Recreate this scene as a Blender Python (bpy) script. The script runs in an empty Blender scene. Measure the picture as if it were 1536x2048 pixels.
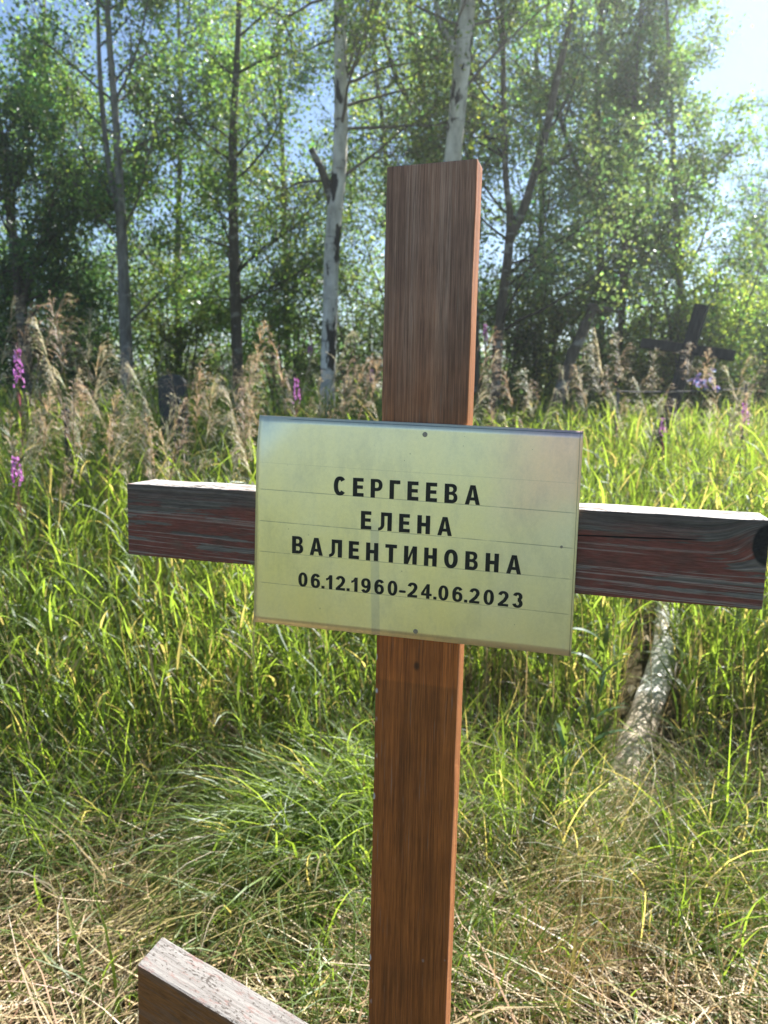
import bpy, bmesh, math, random
import numpy as np
from mathutils import Vector, Matrix

rng = np.random.default_rng(11)
random.seed(11)
scene = bpy.context.scene
COL = scene.collection
R = math.radians

# ------------------------------------------------------------------ camera
EYE = 1.42                      # phone held at chest height
PITCH = R(9.7)
FPX = 1490.0                    # focal length in photo pixels (2048 px high)
cam_d = bpy.data.cameras.new('camera')
cam_d.sensor_fit = 'VERTICAL'
cam_d.sensor_height = 36.0
cam_d.lens = FPX / 2048 * 36.0
cam_d.clip_start = 0.05
cam_d.clip_end = 2000
cam_d.dof.use_dof = True
cam_d.dof.focus_distance = 0.86
cam_d.dof.aperture_fstop = 7.8
cam = bpy.data.objects.new('camera', cam_d)
cam.location = (0, 0, EYE)
cam.rotation_euler = (R(90) - PITCH, 0, 0)
COL.objects.link(cam)
scene.camera = cam

# ------------------------------------------------------------------ light
SUN_AZ, SUN_EL = R(40), R(46)   # azimuth from +Y towards +X
world = bpy.data.worlds.new('World')
scene.world = world
world.use_nodes = True
wn = world.node_tree
wn.nodes.clear()
w_out = wn.nodes.new('ShaderNodeOutputWorld')
w_bg = wn.nodes.new('ShaderNodeBackground')
w_bg.inputs['Strength'].default_value = 0.05
sky = wn.nodes.new('ShaderNodeTexSky')
sky.sky_type = 'NISHITA'
sky.sun_disc = False
sky.sun_elevation = SUN_EL
sky.sun_rotation = SUN_AZ
sky.air_density = 1.0
sky.dust_density = 0.0
sky.ozone_density = 4.0
# scattered fair weather clouds all round the sky
w_tc = wn.nodes.new('ShaderNodeTexCoord')
w_map = wn.nodes.new('ShaderNodeMapping')
w_map.inputs['Scale'].default_value = (1.0, 1.0, 2.6)
w_map.inputs['Location'].default_value = (0.9, 0.4, 0.0)
w_noise = wn.nodes.new('ShaderNodeTexNoise')
w_noise.inputs['Scale'].default_value = 5.0
w_noise.inputs['Detail'].default_value = 8.0
w_noise.inputs['Roughness'].default_value = 0.6
w_ramp = wn.nodes.new('ShaderNodeValToRGB')
w_ramp.color_ramp.elements[0].position = 0.64
w_ramp.color_ramp.elements[1].position = 0.78
w_mix = wn.nodes.new('ShaderNodeMix')
w_mix.data_type = 'RGBA'
w_mix.inputs['B'].default_value = (6.3, 6.6, 7.2, 1)
wn.links.new(w_tc.outputs['Generated'], w_map.inputs['Vector'])
wn.links.new(w_map.outputs[0], w_noise.inputs['Vector'])
wn.links.new(w_noise.outputs['Fac'], w_ramp.inputs['Fac'])
wn.links.new(w_ramp.outputs['Color'], w_mix.inputs['Factor'])
wn.links.new(sky.outputs['Color'], w_mix.inputs['A'])
wn.links.new(w_mix.outputs['Result'], w_bg.inputs['Color'])
wn.links.new(w_bg.outputs[0], w_out.inputs['Surface'])

sun_d = bpy.data.lights.new('sun', 'SUN')
sun_d.energy = 5.0
sun_d.angle = R(0.5)
sun_d.color = (1.0, 0.95, 0.86)
sun = bpy.data.objects.new('sun', sun_d)
sdir = Vector((math.sin(SUN_AZ) * math.cos(SUN_EL), math.cos(SUN_AZ) * math.cos(SUN_EL), math.sin(SUN_EL)))
sun.rotation_euler = (-sdir).to_track_quat('-Z', 'Y').to_euler()
sun.location = (8, 10, 14)
COL.objects.link(sun)

scene.view_settings.view_transform = 'Standard'
scene.view_settings.look = 'None'
scene.view_settings.gamma = 1.0
scene.view_settings.use_curve_mapping = False
scene.view_settings.exposure = 1.85
scene.cycles.max_bounces = 8
scene.cycles.transparent_max_bounces = 4


# ------------------------------------------------------------------ helpers
def at(u, v, Y):
    """the point of the place seen at photo pixel (u, v), Y metres in front of the camera"""
    q = -(v - 1024.0) / FPX
    r = (u - 768.0) / FPX
    fy = math.cos(PITCH) + q * math.sin(PITCH)
    fz = -math.sin(PITCH) + q * math.cos(PITCH)
    t = Y / fy
    return Vector((r * t, Y, EYE + fz * t))


def px(w, Y):
    return w / FPX * Y


def ground_z(x, y):
    """the ground climbs gently away from the grave"""
    x = np.asarray(x, float)
    y = np.asarray(y, float)
    s = np.clip((y - 1.6) / 6.5, 0, 1)
    z = 0.50 * s * s * (3 - 2 * s)
    z = z + 0.03 * np.sin(x * 2.1 + 0.7) * np.sin(y * 1.7 + 0.3) + 0.015 * np.sin(x * 5.3 + y * 3.1)
    return z


def tag(o, label=None, cat=None, group=None, kind=None):
    if label:
        o['label'] = label
    if cat:
        o['category'] = cat
    if group:
        o['group'] = group
    if kind:
        o['kind'] = kind
    return o


def empty(name, loc, rot=(0, 0, 0)):
    o = bpy.data.objects.new(name, None)
    o.empty_display_size = 0.1
    o.location = loc
    o.rotation_euler = rot
    COL.objects.link(o)
    return o


def link(name, me, mat=None, parent=None, loc=None):
    o = bpy.data.objects.new(name, me)
    if mat is not None and not me.materials:
        me.materials.append(mat)
    if parent is not None:
        o.parent = parent
    if loc is not None:
        o.location = loc
    COL.objects.link(o)
    return o


def copy_tree(o, parent=None):
    c = o.copy()
    COL.objects.link(c)
    if parent is not None:
        c.parent = parent
    for ch in list(o.children):
        copy_tree(ch, c)
    return c


def mesh_np(name, V, F, col=None, smooth=False):
    """V (n,3), F (m,k) all faces with k corners, col (n,3) point colour"""
    V = np.ascontiguousarray(V, dtype=np.float32)
    F = np.ascontiguousarray(F, dtype=np.int32)
    me = bpy.data.meshes.new(name)
    m, k = F.shape
    me.vertices.add(len(V))
    me.vertices.foreach_set('co', V.ravel())
    me.loops.add(m * k)
    me.loops.foreach_set('vertex_index', F.ravel())
    me.polygons.add(m)
    me.polygons.foreach_set('loop_start', np.arange(0, m * k, k, dtype=np.int32))
    if smooth:
        me.polygons.foreach_set('use_smooth', np.ones(m, dtype=bool))
    if col is not None:
        a = me.color_attributes.new('tint', 'FLOAT_COLOR', 'POINT')
        c4 = np.ones((len(V), 4), np.float32)
        c4[:, :3] = col
        a.data.foreach_set('color', c4.ravel())
    me.update(calc_edges=True)
    return me


class Soup:
    """collects quads of many strips into one mesh"""
    def __init__(self):
        self.V, self.F, self.C, self.n = [], [], [], 0

    def add(self, V, F, C):
        self.V.append(V)
        self.F.append(F + self.n)
        self.C.append(C)
        self.n += len(V)

    def mesh(self, name, smooth=False):
        return mesh_np(name, np.concatenate(self.V), np.concatenate(self.F), np.concatenate(self.C), smooth)


def strips(soup, base, az, th0, bend, length, width, col, S=5, twist=0.0, taper=0.75, round_base=True, lift=None, col_tip=None, spin=None):
    """many bent ribbon leaves at once. th0: angle from vertical at the base, bend: added by the tip"""
    n = len(base)
    s = np.linspace(0, 1, S + 1)
    th = th0[:, None] + bend[:, None] * (s[None, :] ** 1.3)
    step = length[:, None] / S
    mid = (th[:, 1:] + th[:, :-1]) / 2
    hor = np.concatenate([np.zeros((n, 1)), np.cumsum(np.sin(mid) * step, 1)], 1)
    ver = np.concatenate([np.zeros((n, 1)), np.cumsum(np.cos(mid) * step, 1)], 1)
    # sideways swing so that ribbons are not planar
    azs = az[:, None] + (spin[:, None] if spin is not None else 0) * s[None, :]
    dx, dy = np.cos(azs), np.sin(azs)
    P = np.stack([base[:, 0:1] + dx * hor, base[:, 1:2] + dy * hor, base[:, 2:3] + ver], -1)
    w = width[:, None] * 0.5 * np.clip(1 - s, 0, 1)[None, :] ** taper
    if round_base:
        w = w * (0.45 + 0.55 * np.clip(s / 0.25, 0, 1))[None, :]
    tw = (twist if np.ndim(twist) else np.full(n, twist))[:, None] * s[None, :]
    side = np.stack([-dy, dx, np.zeros_like(dx)], -1)
    nor = np.stack([-np.cos(th) * dx, -np.cos(th) * dy, np.sin(th)], -1)
    off = (side * np.cos(tw)[..., None] + nor * np.sin(tw)[..., None]) * w[..., None]
    V = np.stack([P - off, P + off], 2).reshape(-1, 3)
    i = np.arange(S)
    q = np.stack([2 * i, 2 * i + 1, 2 * i + 3, 2 * i + 2], -1)
    F = (q[None] + (np.arange(n) * (S + 1) * 2)[:, None, None]).reshape(-1, 4)
    C = np.repeat(col[:, None, :], (S + 1) * 2, 1)
    if col_tip is not None:
        g = np.repeat(s, 2)[None, :, None] ** 2
        C = C * (1 - g) + col_tip[:, None, :] * g
    soup.add(V, F, C.reshape(-1, 3))
    return P


def tube_np(soup, pts, rad, sides=8, col=(0.1, 0.1, 0.1), rough=0.0):
    """one tube along a polyline"""
    pts = np.asarray(pts, float)
    rad = np.asarray(rad, float)
    n = len(pts)
    t = np.gradient(pts, axis=0)
    t /= np.linalg.norm(t, axis=1)[:, None] + 1e-9
    ref = np.where(np.abs(t[:, 2:3]) > 0.9, np.array([[0, 1.0, 0]]), np.array([[0, 0, 1.0]]))
    a = np.cross(t, ref)
    a /= np.linalg.norm(a, axis=1)[:, None] + 1e-9
    for k in range(1, n):      # keep the frame from flipping
        if np.dot(a[k], a[k - 1]) < 0:
            a[k] = -a[k]
    b = np.cross(t, a)
    ph = np.linspace(0, 2 * np.pi, sides, endpoint=False)
    r = rad[:, None] * (1 + rough * rng.standard_normal((n, sides)))
    V = pts[:, None, :] + r[..., None] * (np.cos(ph)[None, :, None] * a[:, None, :] + np.sin(ph)[None, :, None] * b[:, None, :])
    V = V.reshape(-1, 3)
    k = np.arange(sides)
    F = []
    for i in range(n - 1):
        F.append(np.stack([i * sides + k, i * sides + (k + 1) % sides, (i + 1) * sides + (k + 1) % sides, (i + 1) * sides + k], -1))
    soup.add(V, np.concatenate(F), np.tile(np.array(col, float), (len(V), 1)))


def smooth_path(P, n):
    """Catmull-Rom through rows of P"""
    P = np.asarray(P, float)
    Q = np.vstack([2 * P[0] - P[1], P, 2 * P[-1] - P[-2]])
    out = []
    m = len(P) - 1
    for t in np.linspace(0, m, n):
        i = min(int(t), m - 1)
        f = t - i
        p0, p1, p2, p3 = Q[i], Q[i + 1], Q[i + 2], Q[i + 3]
        out.append(0.5 * (2 * p1 + (p2 - p0) * f + (2 * p0 - 5 * p1 + 4 * p2 - p3) * f * f + (3 * p1 - p0 - 3 * p2 + p3) * f ** 3))
    return np.array(out)


# ------------------------------------------------------------------ node helper
class NT:
    def __init__(self, name):
        self.m = bpy.data.materials.new(name)
        self.m.use_nodes = True
        self.t = self.m.node_tree
        self.t.nodes.clear()
        self.out = self.t.nodes.new('ShaderNodeOutputMaterial')

    def _set(self, sock, v):
        if v is None:
            return
        if isinstance(v, bpy.types.NodeSocket):
            self.t.links.new(v, sock)
        elif hasattr(sock.default_value, '__len__') and not hasattr(v, '__len__'):
            sock.default_value = [v] * len(sock.default_value)
        elif hasattr(v, '__len__') and len(v) == 3 and len(sock.default_value) == 4:
            sock.default_value = (*v, 1)
        else:
            sock.default_value = v

    def coord(self, which='Object'):
        return self.t.nodes.new('ShaderNodeTexCoord').outputs[which]

    def map(self, vec, scale=(1, 1, 1), loc=(0, 0, 0), rot=(0, 0, 0)):
        n = self.t.nodes.new('ShaderNodeMapping')
        self._set(n.inputs['Vector'], vec)
        n.inputs['Scale'].default_value = scale
        n.inputs['Location'].default_value = loc
        n.inputs['Rotation'].default_value = rot
        return n.outputs[0]

    def noise(self, vec, scale=5, detail=4, rough=0.55, dist=0.0):
        n = self.t.nodes.new('ShaderNodeTexNoise')
        self._set(n.inputs['Vector'], vec)
        n.inputs['Scale'].default_value = scale
        n.inputs['Detail'].default_value = detail
        n.inputs['Roughness'].default_value = rough
        n.inputs['Distortion'].default_value = dist
        return n.outputs['Fac']

    def voro(self, vec, scale=5, feature='F1'):
        n = self.t.nodes.new('ShaderNodeTexVoronoi')
        n.feature = feature
        self._set(n.inputs['Vector'], vec)
        n.inputs['Scale'].default_value = scale
        return n.outputs['Distance']

    def math(self, op, a, b=None, c=None, clamp=False):
        n = self.t.nodes.new('ShaderNodeMath')
        n.operation = op
        n.use_clamp = clamp
        self._set(n.inputs[0], a)
        self._set(n.inputs[1], b)
        self._set(n.inputs[2], c)
        return n.outputs[0]

    def sep(self, vec):
        n = self.t.nodes.new('ShaderNodeSeparateXYZ')
        self._set(n.inputs[0], vec)
        return n.outputs[0], n.outputs[1], n.outputs[2]

    def comb(self, x, y, z):
        n = self.t.nodes.new('ShaderNodeCombineXYZ')
        self._set(n.inputs[0], x)
        self._set(n.inputs[1], y)
        self._set(n.inputs[2], z)
        return n.outputs[0]

    def step(self, x, lo, hi, a=0.0, b=1.0):
        n = self.t.nodes.new('ShaderNodeMapRange')
        n.interpolation_type = 'SMOOTHSTEP'
        self._set(n.inputs['Value'], x)
        n.inputs['From Min'].default_value = lo
        n.inputs['From Max'].default_value = hi
        n.inputs['To Min'].default_value = a
        n.inputs['To Max'].default_value = b
        return n.outputs['Result']

    def mix(self, a, b, f, blend='MIX'):
        n = self.t.nodes.new('ShaderNodeMix')
        n.data_type = 'RGBA'
        n.blend_type = blend
        self._set(n.inputs['Factor'], f)
        self._set(n.inputs['A'], a)
        self._set(n.inputs['B'], b)
        return n.outputs['Result']

    def ramp(self, f, stops):
        n = self.t.nodes.new('ShaderNodeValToRGB')
        self._set(n.inputs['Fac'], f)
        e = n.color_ramp.elements
        while len(e) < len(stops):
            e.new(0.5)
        for el, (p, c) in zip(e, stops):
            el.position = p
            el.color = (*c, 1) if hasattr(c, '__len__') else (c, c, c, 1)
        return n.outputs['Color']

    def bump(self, h, strength=0.3, dist=0.01):
        n = self.t.nodes.new('ShaderNodeBump')
        self._set(n.inputs['Height'], h)
        n.inputs['Strength'].default_value = strength
        n.inputs['Distance'].default_value = dist
        return n.outputs[0]

    def attr(self, name):
        n = self.t.nodes.new('ShaderNodeAttribute')
        n.attribute_name = name
        return n.outputs['Color']

    def principled(self, color, rough=0.6, metallic=0.0, normal=None, spec=0.5):
        n = self.t.nodes.new('ShaderNodeBsdfPrincipled')
        self._set(n.inputs['Base Color'], color)
        self._set(n.inputs['Roughness'], rough)
        self._set(n.inputs['Metallic'], metallic)
        self._set(n.inputs['Specular IOR Level'], spec)
        if normal is not None:
            self._set(n.inputs['Normal'], normal)
        return n.outputs[0]

    def done(self, shader):
        self.t.links.new(shader, self.out.inputs['Surface'])
        return self.m


def leaf_mat(name, trans=0.5, tmul=(1.35, 1.35, 0.55), gloss=0.16, rough=0.35):
    """thin leaf: reflects, lets light through, has a waxy sheen"""
    n = NT(name)
    t = n.t
    c = n.attr('tint')
    d = t.nodes.new('ShaderNodeBsdfDiffuse')
    n._set(d.inputs['Color'], c)
    tr = t.nodes.new('ShaderNodeBsdfTranslucent')
    n._set(tr.inputs['Color'], n.mix(c, (*tmul, 1), 1.0, 'MULTIPLY'))
    m1 = t.nodes.new('ShaderNodeMixShader')
    m1.inputs[0].default_value = trans
    t.links.new(d.outputs[0], m1.inputs[1])
    t.links.new(tr.outputs[0], m1.inputs[2])
    g = t.nodes.new('ShaderNodeBsdfGlossy')
    g.inputs['Roughness'].default_value = rough
    g.inputs['Color'].default_value = (0.9, 0.95, 1.0, 1)
    fr = t.nodes.new('ShaderNodeFresnel')
    fr.inputs['IOR'].default_value = 1.45
    m2 = t.nodes.new('ShaderNodeMixShader')
    f = n.math('MULTIPLY_ADD', fr.outputs[0], 0.4 * gloss, 0.02 * gloss, clamp=True)
    t.links.new(f, m2.inputs[0])
    t.links.new(m1.outputs[0], m2.inputs[1])
    t.links.new(g.outputs[0], m2.inputs[2])
    return n.done(m2.outputs[0])


def tint_mat(name, rough=0.8, mul=1.0):
    n = NT(name)
    c = n.attr('tint')
    return n.done(n.principled(c, rough, spec=0.3))


M_GRASS = leaf_mat('grass_blade', 0.6, (2.3, 2.3, 0.85), 0.08, 0.5)
M_STRAW = leaf_mat('dry_straw', 0.35, (1.2, 1.05, 0.8), 0.15, 0.55)
M_LEAF = leaf_mat('tree_leaf', 0.58, (2.1, 2.5, 1.4), 0.2, 0.45)
M_PLUME = leaf_mat('grass_plume', 0.45, (1.4, 1.25, 1.05), 0.1, 0.5)
M_PETAL = leaf_mat('flower_petal', 0.5, (1.2, 1.0, 1.2), 0.08, 0.5)
M_TWIG = tint_mat('twig_bark', 0.85)


def bark_birch():
    n = NT('birch_bark')
    v = n.coord('Object')
    a = n.noise(n.map(v, (5, 5, 26)), 1.0, 5, 0.65)
    b = n.noise(n.map(v, (9, 9, 4.2)), 1.0, 4, 0.6)
    big = n.noise(n.map(v, (7, 7, 2.6), (3.1, 0, 0)), 1.0, 3, 0.6)
    thin = n.step(a, 0.60, 0.66)
    patch = n.step(big, 0.52, 0.56)
    base = n.ramp(b, [(0.3, (0.24, 0.225, 0.20)), (0.5, (0.52, 0.50, 0.465)), (0.7, (0.72, 0.70, 0.66))])
    c = n.mix(base, (0.06, 0.052, 0.045), n.math('MULTIPLY', thin, 0.75))
    c = n.mix(c, (0.022, 0.02, 0.018), patch)
    return n.done(n.principled(c, 0.7, normal=n.bump(a, 0.6, 0.012), spec=0.3))


def bark_dark(name, c0, c1):
    n = NT(name)
    v = n.coord('Object')
    a = n.noise(n.map(v, (22, 22, 5)), 1.0, 6, 0.65)
    b = n.noise(n.map(v, (4, 4, 9)), 1.0, 4, 0.6)
    c = n.ramp(a, [(0.3, c0), (0.7, c1)])
    c = n.mix(c, (0.34, 0.33, 0.31), n.math('MULTIPLY', n.step(b, 0.55, 0.65), 0.6))
    return n.done(n.principled(c, 0.85, normal=n.bump(a, 0.8, 0.02), spec=0.25))


M_BIRCH = bark_birch()
M_GREYBARK = bark_dark('grey_birch_bark', (0.07, 0.064, 0.057), (0.26, 0.25, 0.235))
M_DARKBARK = bark_dark('willow_bark', (0.045, 0.038, 0.030), (0.13, 0.11, 0.09))


# ------------------------------------------------------------------ ground
def make_ground():
    n = NT('earth_with_dead_grass')
    v = n.coord('Object')
    a = n.noise(v, 1.3, 8, 0.65)
    b = n.noise(v, 60, 6, 0.7)
    c = n.ramp(a, [(0.3, (0.035, 0.028, 0.016)), (0.55, (0.085, 0.07, 0.035)), (0.75, (0.16, 0.13, 0.07))])
    far = n.ramp(n.noise(v, 0.35, 8, 0.7), [(0.3, (0.07, 0.10, 0.025)), (0.7, (0.17, 0.19, 0.06))])
    x, y, z = n.sep(v)
    dist = n.math('SQRT', n.math('ADD', n.math('MULTIPLY', x, x), n.math('MULTIPLY', n.math('SUBTRACT', y, 4.0), n.math('SUBTRACT', y, 4.0))))
    c = n.mix(c, far, n.step(dist, 5.0, 9.0))
    c = n.mix(c, n.ramp(b, [(0.3, 0.35), (0.7, 1.5)]), 0.6, 'MULTIPLY')
    mat = n.done(n.principled(c, 0.95, normal=n.bump(b, 0.8, 0.03), spec=0.1))
    ax = np.concatenate([-np.geomspace(250, 14, 14), np.arange(-12, 12.01, 0.25), np.geomspace(14, 250, 14)])
    ay = np.concatenate([-np.geomspace(250, 5, 14), np.arange(-4, 16.01, 0.25), np.geomspace(18, 250, 14)])
    X, Y = np.meshgrid(ax, ay)
    Z = ground_z(X, Y)
    V = np.stack([X, Y, Z], -1).reshape(-1, 3)
    nx, ny = len(ax), len(ay)
    i, j = np.meshgrid(np.arange(nx - 1), np.arange(ny - 1))
    k = (j * nx + i).ravel()
    F = np.stack([k, k + 1, k + nx + 1, k + nx], -1)
    o = link('ground', mesh_np('ground', V, F, smooth=True), mat)
    tag(o, kind='structure')


make_ground()


# ------------------------------------------------------------------ trees
def leaf_cloud(soup, C, size, cols, droop=0.4):
    """one folded diamond leaf at every row of C"""
    n = len(C)
    az = rng.uniform(0, 2 * np.pi, n)
    el = rng.normal(-droop, 0.55, n)
    d = np.stack([np.cos(az) * np.cos(el), np.sin(az) * np.cos(el), np.sin(el)], -1)
    ref = rng.standard_normal((n, 3))
    s = np.cross(d, ref)
    s /= np.linalg.norm(s, axis=1)[:, None] + 1e-9
    nn = np.cross(d, s)
    L = size[:, None]
    W = L * rng.uniform(0.30, 0.40, (n, 1))
    base = C
    tip = C + d * L
    mid = C + d * L * 0.42 + nn * L * 0.06
    V = np.stack([base, mid + s * W, tip, mid - s * W], 1).reshape(-1, 3)
    F = (np.arange(4)[None] + 4 * np.arange(n)[:, None])
    soup.add(V, F, np.repeat(cols, 4, 0))


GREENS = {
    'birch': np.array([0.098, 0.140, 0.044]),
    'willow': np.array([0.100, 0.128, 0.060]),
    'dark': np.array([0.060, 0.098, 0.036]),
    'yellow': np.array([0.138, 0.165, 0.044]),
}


def vary(c, n, amt=0.28):
    k = np.exp(rng.normal(0, amt, (n, 1)))
    h = rng.normal(0, 0.16, (n, 1))
    return np.clip(np.asarray(c)[None] * k * np.concatenate([1 + h, np.ones_like(h), 1 - h * 0.5], 1), 0.004, 0.5)


def grow_branch(tw, tips, p, d, L, r, depth, bark, up=0.25):
    """a bent limb with side twigs; leaf-bearing points go to tips"""
    n = 6
    pts = [np.array(p, float)]
    d = np.array(d, float)
    d /= np.linalg.norm(d)
    for i in range(n):
        d = d + rng.normal(0, 0.10, 3) + np.array([0, 0, up / n])
        d /= np.linalg.norm(d)
        pts.append(pts[-1] + d * L / n)
    pts = np.array(pts)
    tube_np(tw, pts, np.linspace(r, r * 0.3, n + 1), 5 if r > 0.008 else 3, bark)
    if depth == 0:
        tips.append(pts[2:])
        return
    k = int(3 + L * 4.0)
    for q in range(k):
        t = rng.uniform(0.2, 1.0) * n
        i = min(int(t), n - 1)
        pp = pts[i] + (pts[i + 1] - pts[i]) * (t - i)
        a = rng.normal(0, 1, 3)
        dd = (pts[i + 1] - pts[i])
        dd = dd / np.linalg.norm(dd) + a * 0.55
        grow_branch(tw, tips, pp, dd, L * rng.uniform(0.35, 0.6), r * 0.4, depth - 1, bark, up - 0.2)
    tips.append(pts[3:])


def make_tree(name, label, Y, path, bark_mat, bark_col, n_leaf, green, limbs=(), crown=(1.6, 9), nb=16,
              blen=(0.7, 1.5), leaf=0.05, spread=0.085, group=None, cat='tree', lowcut=0.0, toward=None, limb_label=None):
    """path: rows (u, v, width px) from the root up, seen at depth Y"""
    pts = np.array([[*at(u, v, Y), px(w, Y) / 2] for u, v, w in path])
    root = Vector((pts[0, 0], pts[0, 1], float(ground_z(pts[0, 0], pts[0, 1])) - 0.03))
    if bark_mat is M_BIRCH:
        pts[:, 3] *= 0.86
    else:
        pts[:, 3] *= 0.74 if Y < 9.4 else 0.58
    pts[0, 2] = root.z
    pts[:, 1] += np.cumsum(rng.normal(0, 0.03, len(pts)))
    pts[0, 1] = root.y
    t = empty(name, root)
    tag(t, label, cat, group)
    P = smooth_path(pts, 30)
    P[0, 3] *= 1.35
    s = Soup()
    tube_np(s, P[:, :3] - np.array(root), P[:, 3], 12, rough=0.04)
    link('trunk', s.mesh('trunk', True), bark_mat, t)
    tw, tips = Soup(), []
    axes = [P]
    for lp in limbs:
        lpts = np.array([[*at(u, v, Y), px(w, Y) / 2] for u, v, w in lp])
        lpts[:, 1] += np.linspace(0, rng.normal(0, 0.3), len(lpts))
        # the limb leaves the trunk from its heart
        k = np.argmin(np.linalg.norm(P[:, [0, 2]] - lpts[0, [0, 2]], axis=1))
        lpts[:, 1] += P[k, 1] - lpts[0, 1]
        lpts[0, :3] = P[k, :3]
        Q = smooth_path(lpts, 18)
        s = Soup()
        tube_np(s, Q[:, :3] - np.array(root), Q[:, 3], 9, rough=0.04)
        link('limb', s.mesh('limb', True), M_DARKBARK if len(lp) < 5 else bark_mat, t)
        if len(lp) > 4:
            axes.append(Q)
    for b in range(nb):
        A = axes[b % len(axes)] if b < len(axes) * 5 else P
        zs = A[:, 2]
        z0, z1 = max(crown[0], zs.min()), min(crown[1], zs.max())
        zt = z0 + (z1 - z0) * rng.uniform(0, 1)
        i = int(np.argmin(np.abs(zs - zt)))
        hgt = (zt - z0) / max(z1 - z0, 0.1)
        L = rng.uniform(*blen) * (1.15 - 0.5 * hgt)
        a = rng.uniform(0, 2 * np.pi)
        d = np.array([math.cos(a), math.sin(a) * (0.35 if math.sin(a) < 0 else 1.0), rng.uniform(0.1, 1.1)])
        grow_branch(tw, tips, A[i, :3] - np.array(root), d, L, min(0.015, A[i, 3] * 0.45), 2, bark_col)
    link('twigs', tw.mesh('twigs'), M_TWIG, t)['kind'] = 'stuff'
    wt = np.exp(rng.normal(0, 0.9, len(tips)))         # some twigs are full, others nearly bare
    wt = np.repeat(wt, [len(q) for q in tips])
    T = np.concatenate(tips)
    n_leaf = int(n_leaf * (2.1 if Y < 10.4 else 1.25))
    leaf = leaf * 0.70
    k = rng.choice(len(T), n_leaf, p=wt / wt.sum())
    C = T[k] + rng.normal(0, spread, (n_leaf, 3))
    front = (C[:, 1] < 0.05) & (rng.uniform(0, 1, n_leaf) < 0.28)      # thin on the side that the meadow opens to
    C = C[~front]
    C = C[C[:, 2] > lowcut]
    sz = leaf * np.exp(rng.normal(0, 0.25, len(C)))
    # clumps along each branch keep a tone of their own
    tone = np.exp(0.22 * np.sin(C[:, :1] * 3.1 + C[:, 2:3] * 2.3 + Y) + 0.15 * np.sin(C[:, 1:2] * 4.7 + Y * 2))
    cols = vary(GREENS[green], len(C)) * tone
    f = Soup()
    leaf_cloud(f, C, sz, cols)
    link('foliage', f.mesh('foliage'), M_LEAF, t)['kind'] = 'stuff'
    return t


GREYC, DARKC, WHITEC = (0.10, 0.09, 0.08), (0.045, 0.037, 0.03), (0.12, 0.10, 0.09)

make_tree('birch_tree', 'grey-barked birch at the far left with a thin fork rising beside its trunk', 8.0,
          [(252, 790, 36), (246, 600, 31), (236, 420, 25), (228, 250, 19), (215, 80, 15), (206, -120, 11), (198, -420, 5)],
          M_GREYBARK, GREYC, 13000, 'birch', limbs=[[(238, 440, 14), (214, 350, 12), (196, 230, 10), (184, 90, 8), (178, -120, 4)]],
          crown=(1.7, 6.6), nb=30, blen=(0.7, 1.5), leaf=0.055)
make_tree('birch_tree', 'dark straight birch trunk between the grey birch and the white birch', 9.2,
          [(478, 775, 31), (470, 560, 28), (467, 300, 21), (476, 100, 15), (482, -150, 11), (488, -420, 5)],
          M_DARKBARK, DARKC, 14000, 'birch', crown=(1.9, 6.6), nb=30, blen=(0.7, 1.6), leaf=0.055)
make_tree('birch_tree', 'white birch with black scars and a broken dark limb, left of the brown post', 7.0,
          [(650, 930, 44), (655, 760, 36), (660, 640, 34), (664, 500, 34), (672, 400, 34), (680, 320, 31), (683, 200, 30), (682, 80, 27), (680, -60, 24), (678, -280, 17), (674, -560, 8)],
          M_BIRCH, WHITEC, 5500, 'yellow', limbs=[[(669, 430, 24), (656, 375, 17), (641, 335, 14), (623, 300, 11)]],
          crown=(3.2, 6.6), nb=16, blen=(0.6, 1.3), leaf=0.05)
make_tree('birch_tree', 'pale birch whose trunk rises straight behind the top of the brown post', 6.9,
          [(862, 830, 46), (882, 600, 41), (900, 400, 38), (906, 310, 36), (918, 180, 36), (930, 60, 34), (938, -60, 30), (946, -320, 20), (950, -560, 8)],
          M_BIRCH, WHITEC, 5500, 'birch', limbs=[[(921, 130, 22), (902, 80, 16), (884, 40, 13), (872, -40, 9), (866, -160, 5)]],
          crown=(3.4, 6.6), nb=16, blen=(0.6, 1.4), leaf=0.05)
make_tree('willow_tree', 'dark slanting willow trunk just left of the pale birch behind the post', 9.6,
          [(905, 780, 34), (890, 520, 30), (872, 330, 24), (846, 190, 21), (826, 80, 18), (815, -20, 15), (800, -260, 7)],
          M_DARKBARK, DARKC, 9000, 'willow', limbs=[[(862, 270, 14), (800, 170, 11), (770, 80, 9), (745, 0, 7), (722, -150, 4)]],
          crown=(1.8, 6.6), nb=24, blen=(0.7, 1.4), leaf=0.055)
make_tree('young_tree', 'thin dark sapling trunk hugging the right side of the post', 9.0,
          [(958, 780, 22), (948, 500, 16), (943, 320, 14), (943, 180, 13), (946, 40, 10), (952, -160, 5)],
          M_DARKBARK, DARKC, 5000, 'birch', crown=(1.8, 6.5), nb=16, blen=(0.5, 1.1), leaf=0.05)
make_tree('forked_tree', 'dark tree that forks in a wide V, right of the cross', 7.3,
          [(982, 770, 26), (1000, 650, 25), (1012, 545, 25), (1019, 485, 23), (1019, 430, 18), (1010, 350, 15), (1007, 220, 14), (1005, 80, 12), (1002, -100, 8), (1000, -320, 4)],
          M_DARKBARK, DARKC, 9000, 'willow', limbs=[[(1019, 480, 19), (1046, 420, 17), (1075, 330, 15), (1098, 240, 14), (1116, 150, 13), (1140, 45, 10), (1158, -100, 6)]],
          crown=(1.7, 6.6), nb=30, blen=(0.6, 1.3), leaf=0.055)
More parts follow.
